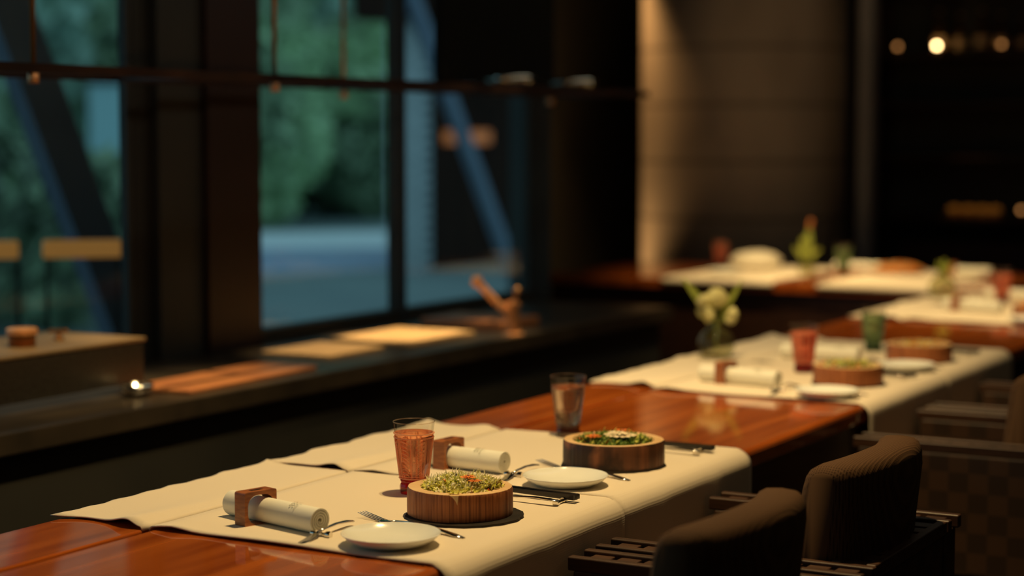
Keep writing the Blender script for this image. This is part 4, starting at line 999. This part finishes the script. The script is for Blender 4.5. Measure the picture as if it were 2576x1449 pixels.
# ================================================================== CHAIRS
def make_chair(label, yc):
    """armchair facing the table; origin on the floor below the seat centre"""
    t = thing('armchair', label, 'chair', (-1.211, yc, 0), 0, 'upholstered armchairs along the long table')
    HW, RZ = 0.286, 0.70; xf, xb = -0.216, 0.238
    for s in (-1, 1):
        yo, yi = s*HW, s*(HW-0.080)
        bm = bmesh.new(); box(bm, xf, xb, min(yo, yi), max(yo, yi), RZ-0.30, RZ-0.022, 0, 0.006); obj('side_panel', bm, 'weave', t)
        bm = bmesh.new()
        for yy in (yo-s*0.010, yi+s*0.010): box(bm, xf-0.01, xb+0.01, yy-0.009, yy+0.009, RZ-0.024, RZ, 0, 0.003)
        for k in range(9):
            x = xf+0.012+k*0.049
            box(bm, x, x+0.038, min(yo, yi)+0.012, max(yo, yi)-0.012, RZ-0.020, RZ-0.006, 0, 0.002)
        obj('armrest', bm, 'arm_wood', t)
        for x in (xf+0.005, xb-0.04):
            bm = bmesh.new(); box(bm, x, x+0.035, min(yo, yi)+0.02, max(yo, yi)-0.02, 0, RZ-0.295, 0, 0.004); obj('leg', bm, 'dark_wood', t)
    bm = bmesh.new(); box(bm, xb-0.07, xb, -HW+0.081, HW-0.081, RZ-0.30, RZ-0.022, 0, 0.006); obj('back_panel', bm, 'weave', t)
    bm = bmesh.new()
    for xx in (xb-0.062, xb-0.002): box(bm, xx-0.009, xx+0.009, -HW+0.083, HW-0.083, RZ-0.024, RZ, 0, 0.003)
    for k in range(8):
        y = -HW+0.088+k*0.0505; box(bm, xb-0.055, xb-0.010, y, y+0.036, RZ-0.020, RZ-0.004, 0, 0.002)
    obj('back_rail', bm, 'arm_wood', t)
    bm = bmesh.new(); box(bm, xf+0.02, xb-0.075, -HW+0.085, HW-0.085, RZ-0.29, RZ-0.20, 0, 0.02); obj('seat_cushion', bm, 'fabric', t, True)
    # tall curved back cushion
    bm = bmesh.new(); N, K = 24, 20; rows = []
    for i in range(N+1):
        u = i/N*2-1; y = u*0.204; xo = 0.187-0.042*u*u; zt = 0.857+0.006*math.cos(u*2)
        th = 0.048*(1-0.5*max(0, (abs(u)-0.86)/0.14)**2); zb = 0.47; zc = (zt+zb)/2; hh = (zt-zb)/2*(1-0.06*max(0, (abs(u)-0.86)/0.14)**2)
        row = []
        for k in range(K):
            a = 2*PI*k/K; ca, sa = math.cos(a), math.sin(a)
            px_ = math.copysign(abs(ca)**0.55, ca)*th; pz = math.copysign(abs(sa)**0.22, sa)*hh
            row.append(bm.verts.new((xo+px_+0.10*(pz/hh)*0.22-0.015, y, zc+pz)))
        rows.append(row)
    for a, b2 in zip(rows, rows[1:]):
        for k in range(K): bm.faces.new((a[k], a[(k+1) % K], b2[(k+1) % K], b2[k]))
    bm.faces.new(rows[0]); bm.faces.new(rows[-1])
    obj('back_cushion', bm, 'fabric', t, True, 60)
    return t
ch = make_chair('dark armchair with brown back cushion, nearest the camera at bottom', 2.575)
dup(ch, (-1.211, 3.170, 0), None, 'dark armchair with brown cushioned back, second from the camera')
dup(ch, (-1.211, 4.515, 0), None, 'dim woven-sided armchair at the third place setting, near right edge')
dup(ch, (-1.211, 5.100, 0), None, 'dimmest armchair at the fourth place setting, farthest along the table')

# ================================================================== BACK CABINET
cb = thing('display_cabinet', 'dark bar cabinet with open shelves behind the crosswise table', 'cabinet', (-2.4, 10.9, 0))
obj('back_panel', B(-1.20, 1.2, 0.22, 0.25, 0, 2.6), 'black', cb)
for x in (-1.20, -0.12, 0.45, 1.17): obj('upright', B(x, x+0.035, -0.16, 0.22, 0, 2.6), 'dark_wood', cb)
for z in (0.60, 0.93, 1.28, 1.58, 1.86, 2.24): obj('shelf', B(-1.165, 1.17, -0.15, 0.22, z-0.02, z), 'dark_wood', cb)
be = thing('bench', 'dark reddish wooden bench back against the cabinet, behind crosswise table', 'bench', (-2.9, 10.35, 0))
obj('bench_back', B(-0.35, 1.1, 0.0, 0.05, 0.42, 0.80), M['black_red'], be)
obj('bench_seat', B(-0.35, 1.1, -0.42, 0.0, 0.40, 0.46), 'dark_wood', be)
for x in (-0.3, 0.98): obj('leg', B(x, x+0.05, -0.40, -0.02, 0, 0.40), 'dark_wood', be)
def make_bottle(label, loc, s=1.0, mat='bottle_glass'):
    t = thing('bottle', label, 'bottle', loc, 0, 'bottles on the top cabinet shelf')
    bm = bmesh.new(); lathe(bm, [(0, 0), (0.036, 0), (0.038, 0.004), (0.038, 0.13), (0.030, 0.155), (0.014, 0.175), (0.013, 0.225), (0.015, 0.228), (0.015, 0.236), (0, 0.236)], 24); obj('bottle_body', bm, mat, t, True, 50)
    bm = bmesh.new(); lathe(bm, [(0.0385, 0.04), (0.0385, 0.10)], 24); obj('paper_label', bm, 'pale_board', t, True)
    bm = bmesh.new(); lathe(bm, [(0, 0.236), (0.014, 0.236), (0.014, 0.255), (0, 0.255)], 16); obj('cap', bm, 'bronze', t, True, 50)
    t.scale = (s, s, s); return t
b0 = make_bottle('leftmost amber bottle in the row on the top cabinet shelf', (-3.22, 10.90, 1.86))
BLAB = ['%s bottle from the left in the row on top cabinet shelf' % q for q in ('second', 'third', 'fourth', 'fifth', 'sixth', 'seventh', 'last')]
xs_ = [-3.10, -2.98, -2.86, -2.74, -2.60, -2.47, -2.40]
for i, x in enumerate(xs_):
    dup(b0, (x, 10.90+0.03*math.sin(i*2.1), 1.86), i*0.7, BLAB[i], None, (0.9+0.1*math.sin(i*1.7),)*3)
M['bulb'] = principled('warm_bulb', (1, 0.7, 0.4), 0.4, emis=(1.0, 0.66, 0.28), estr=26)[0]
M['bulb_dim'] = principled('dim_warm_bulb', (1, 0.5, 0.2), 0.4, emis=(1.0, 0.42, 0.12), estr=1.3)[0]
def lamp(x, y, z, label, dim):
    t = thing('small_lamp', label, 'lamp', (x, y, z), 0, 'tiny warm lamps around the cabinet')
    bm = bmesh.new(); lathe(bm, [(0, -0.045), (0.02, -0.045), (0.02, -0.038), (0.005, -0.034), (0.005, -0.010), (0, -0.010)], 16); obj('base', bm, 'bronze', t, True, 50)
    bm = bmesh.new(); bmesh.ops.create_icosphere(bm, subdivisions=3, radius=0.011 if not dim else 0.012); obj('bulb', bm, 'bulb_dim' if dim else 'bulb', t, True)
    return t
lamp(-3.20, 10.78, 1.86+0.046, 'brightest tiny lamp glowing on the top cabinet shelf', False)
lamp(-3.43, 10.78, 1.86+0.046, 'dim orange lamp on the top cabinet shelf, left of brightest', True)
lamp(-2.83, 10.78, 1.86+0.046, 'dim orange lamp on the top cabinet shelf, right of brightest', True)
lamp(-2.70, 10.78, 0.93+0.046, 'small orange lamp on lower cabinet shelf above the bench', True)
pt = thing('bread_platter', 'long dish of warm-coloured loaves on the cabinet shelf above bench', 'dish', (-2.98, 10.84, 0.93))
bm = bmesh.new(); box(bm, -0.16, 0.16, -0.07, 0.07, 0.0, 0.012, 0, 0.004); obj('dish_body', bm, 'bronze', pt)
for k, (x, y) in enumerate(((-0.12, 0), (-0.04, 0.01), (0.045, -0.005), (0.12, 0.0))):
    bm = bmesh.new(); bmesh.ops.create_icosphere(bm, subdivisions=3, radius=1)
    for v in bm.verts: q = 1+0.08*noise.noise(v.co*3+Vector((k, 0, 0))); v.co = Vector((v.co.x*0.036*q, v.co.y*0.045*q, v.co.z*0.026*q+0.036))
    o = obj('bread_loaf', bm, 'fried_gold', None, True); o.location = (-2.98+x, 10.84+y, 0.93)
    tag(o, ['leftmost', 'second', 'third', 'rightmost'][k]+' of the four loaves on the long cabinet dish', 'bread', 'loaves on the cabinet dish')
spot('cabinet_spot', (-2.95, 9.9, 2.7), (-2.98, 10.84, 0.93), 26, 14, 0.8)
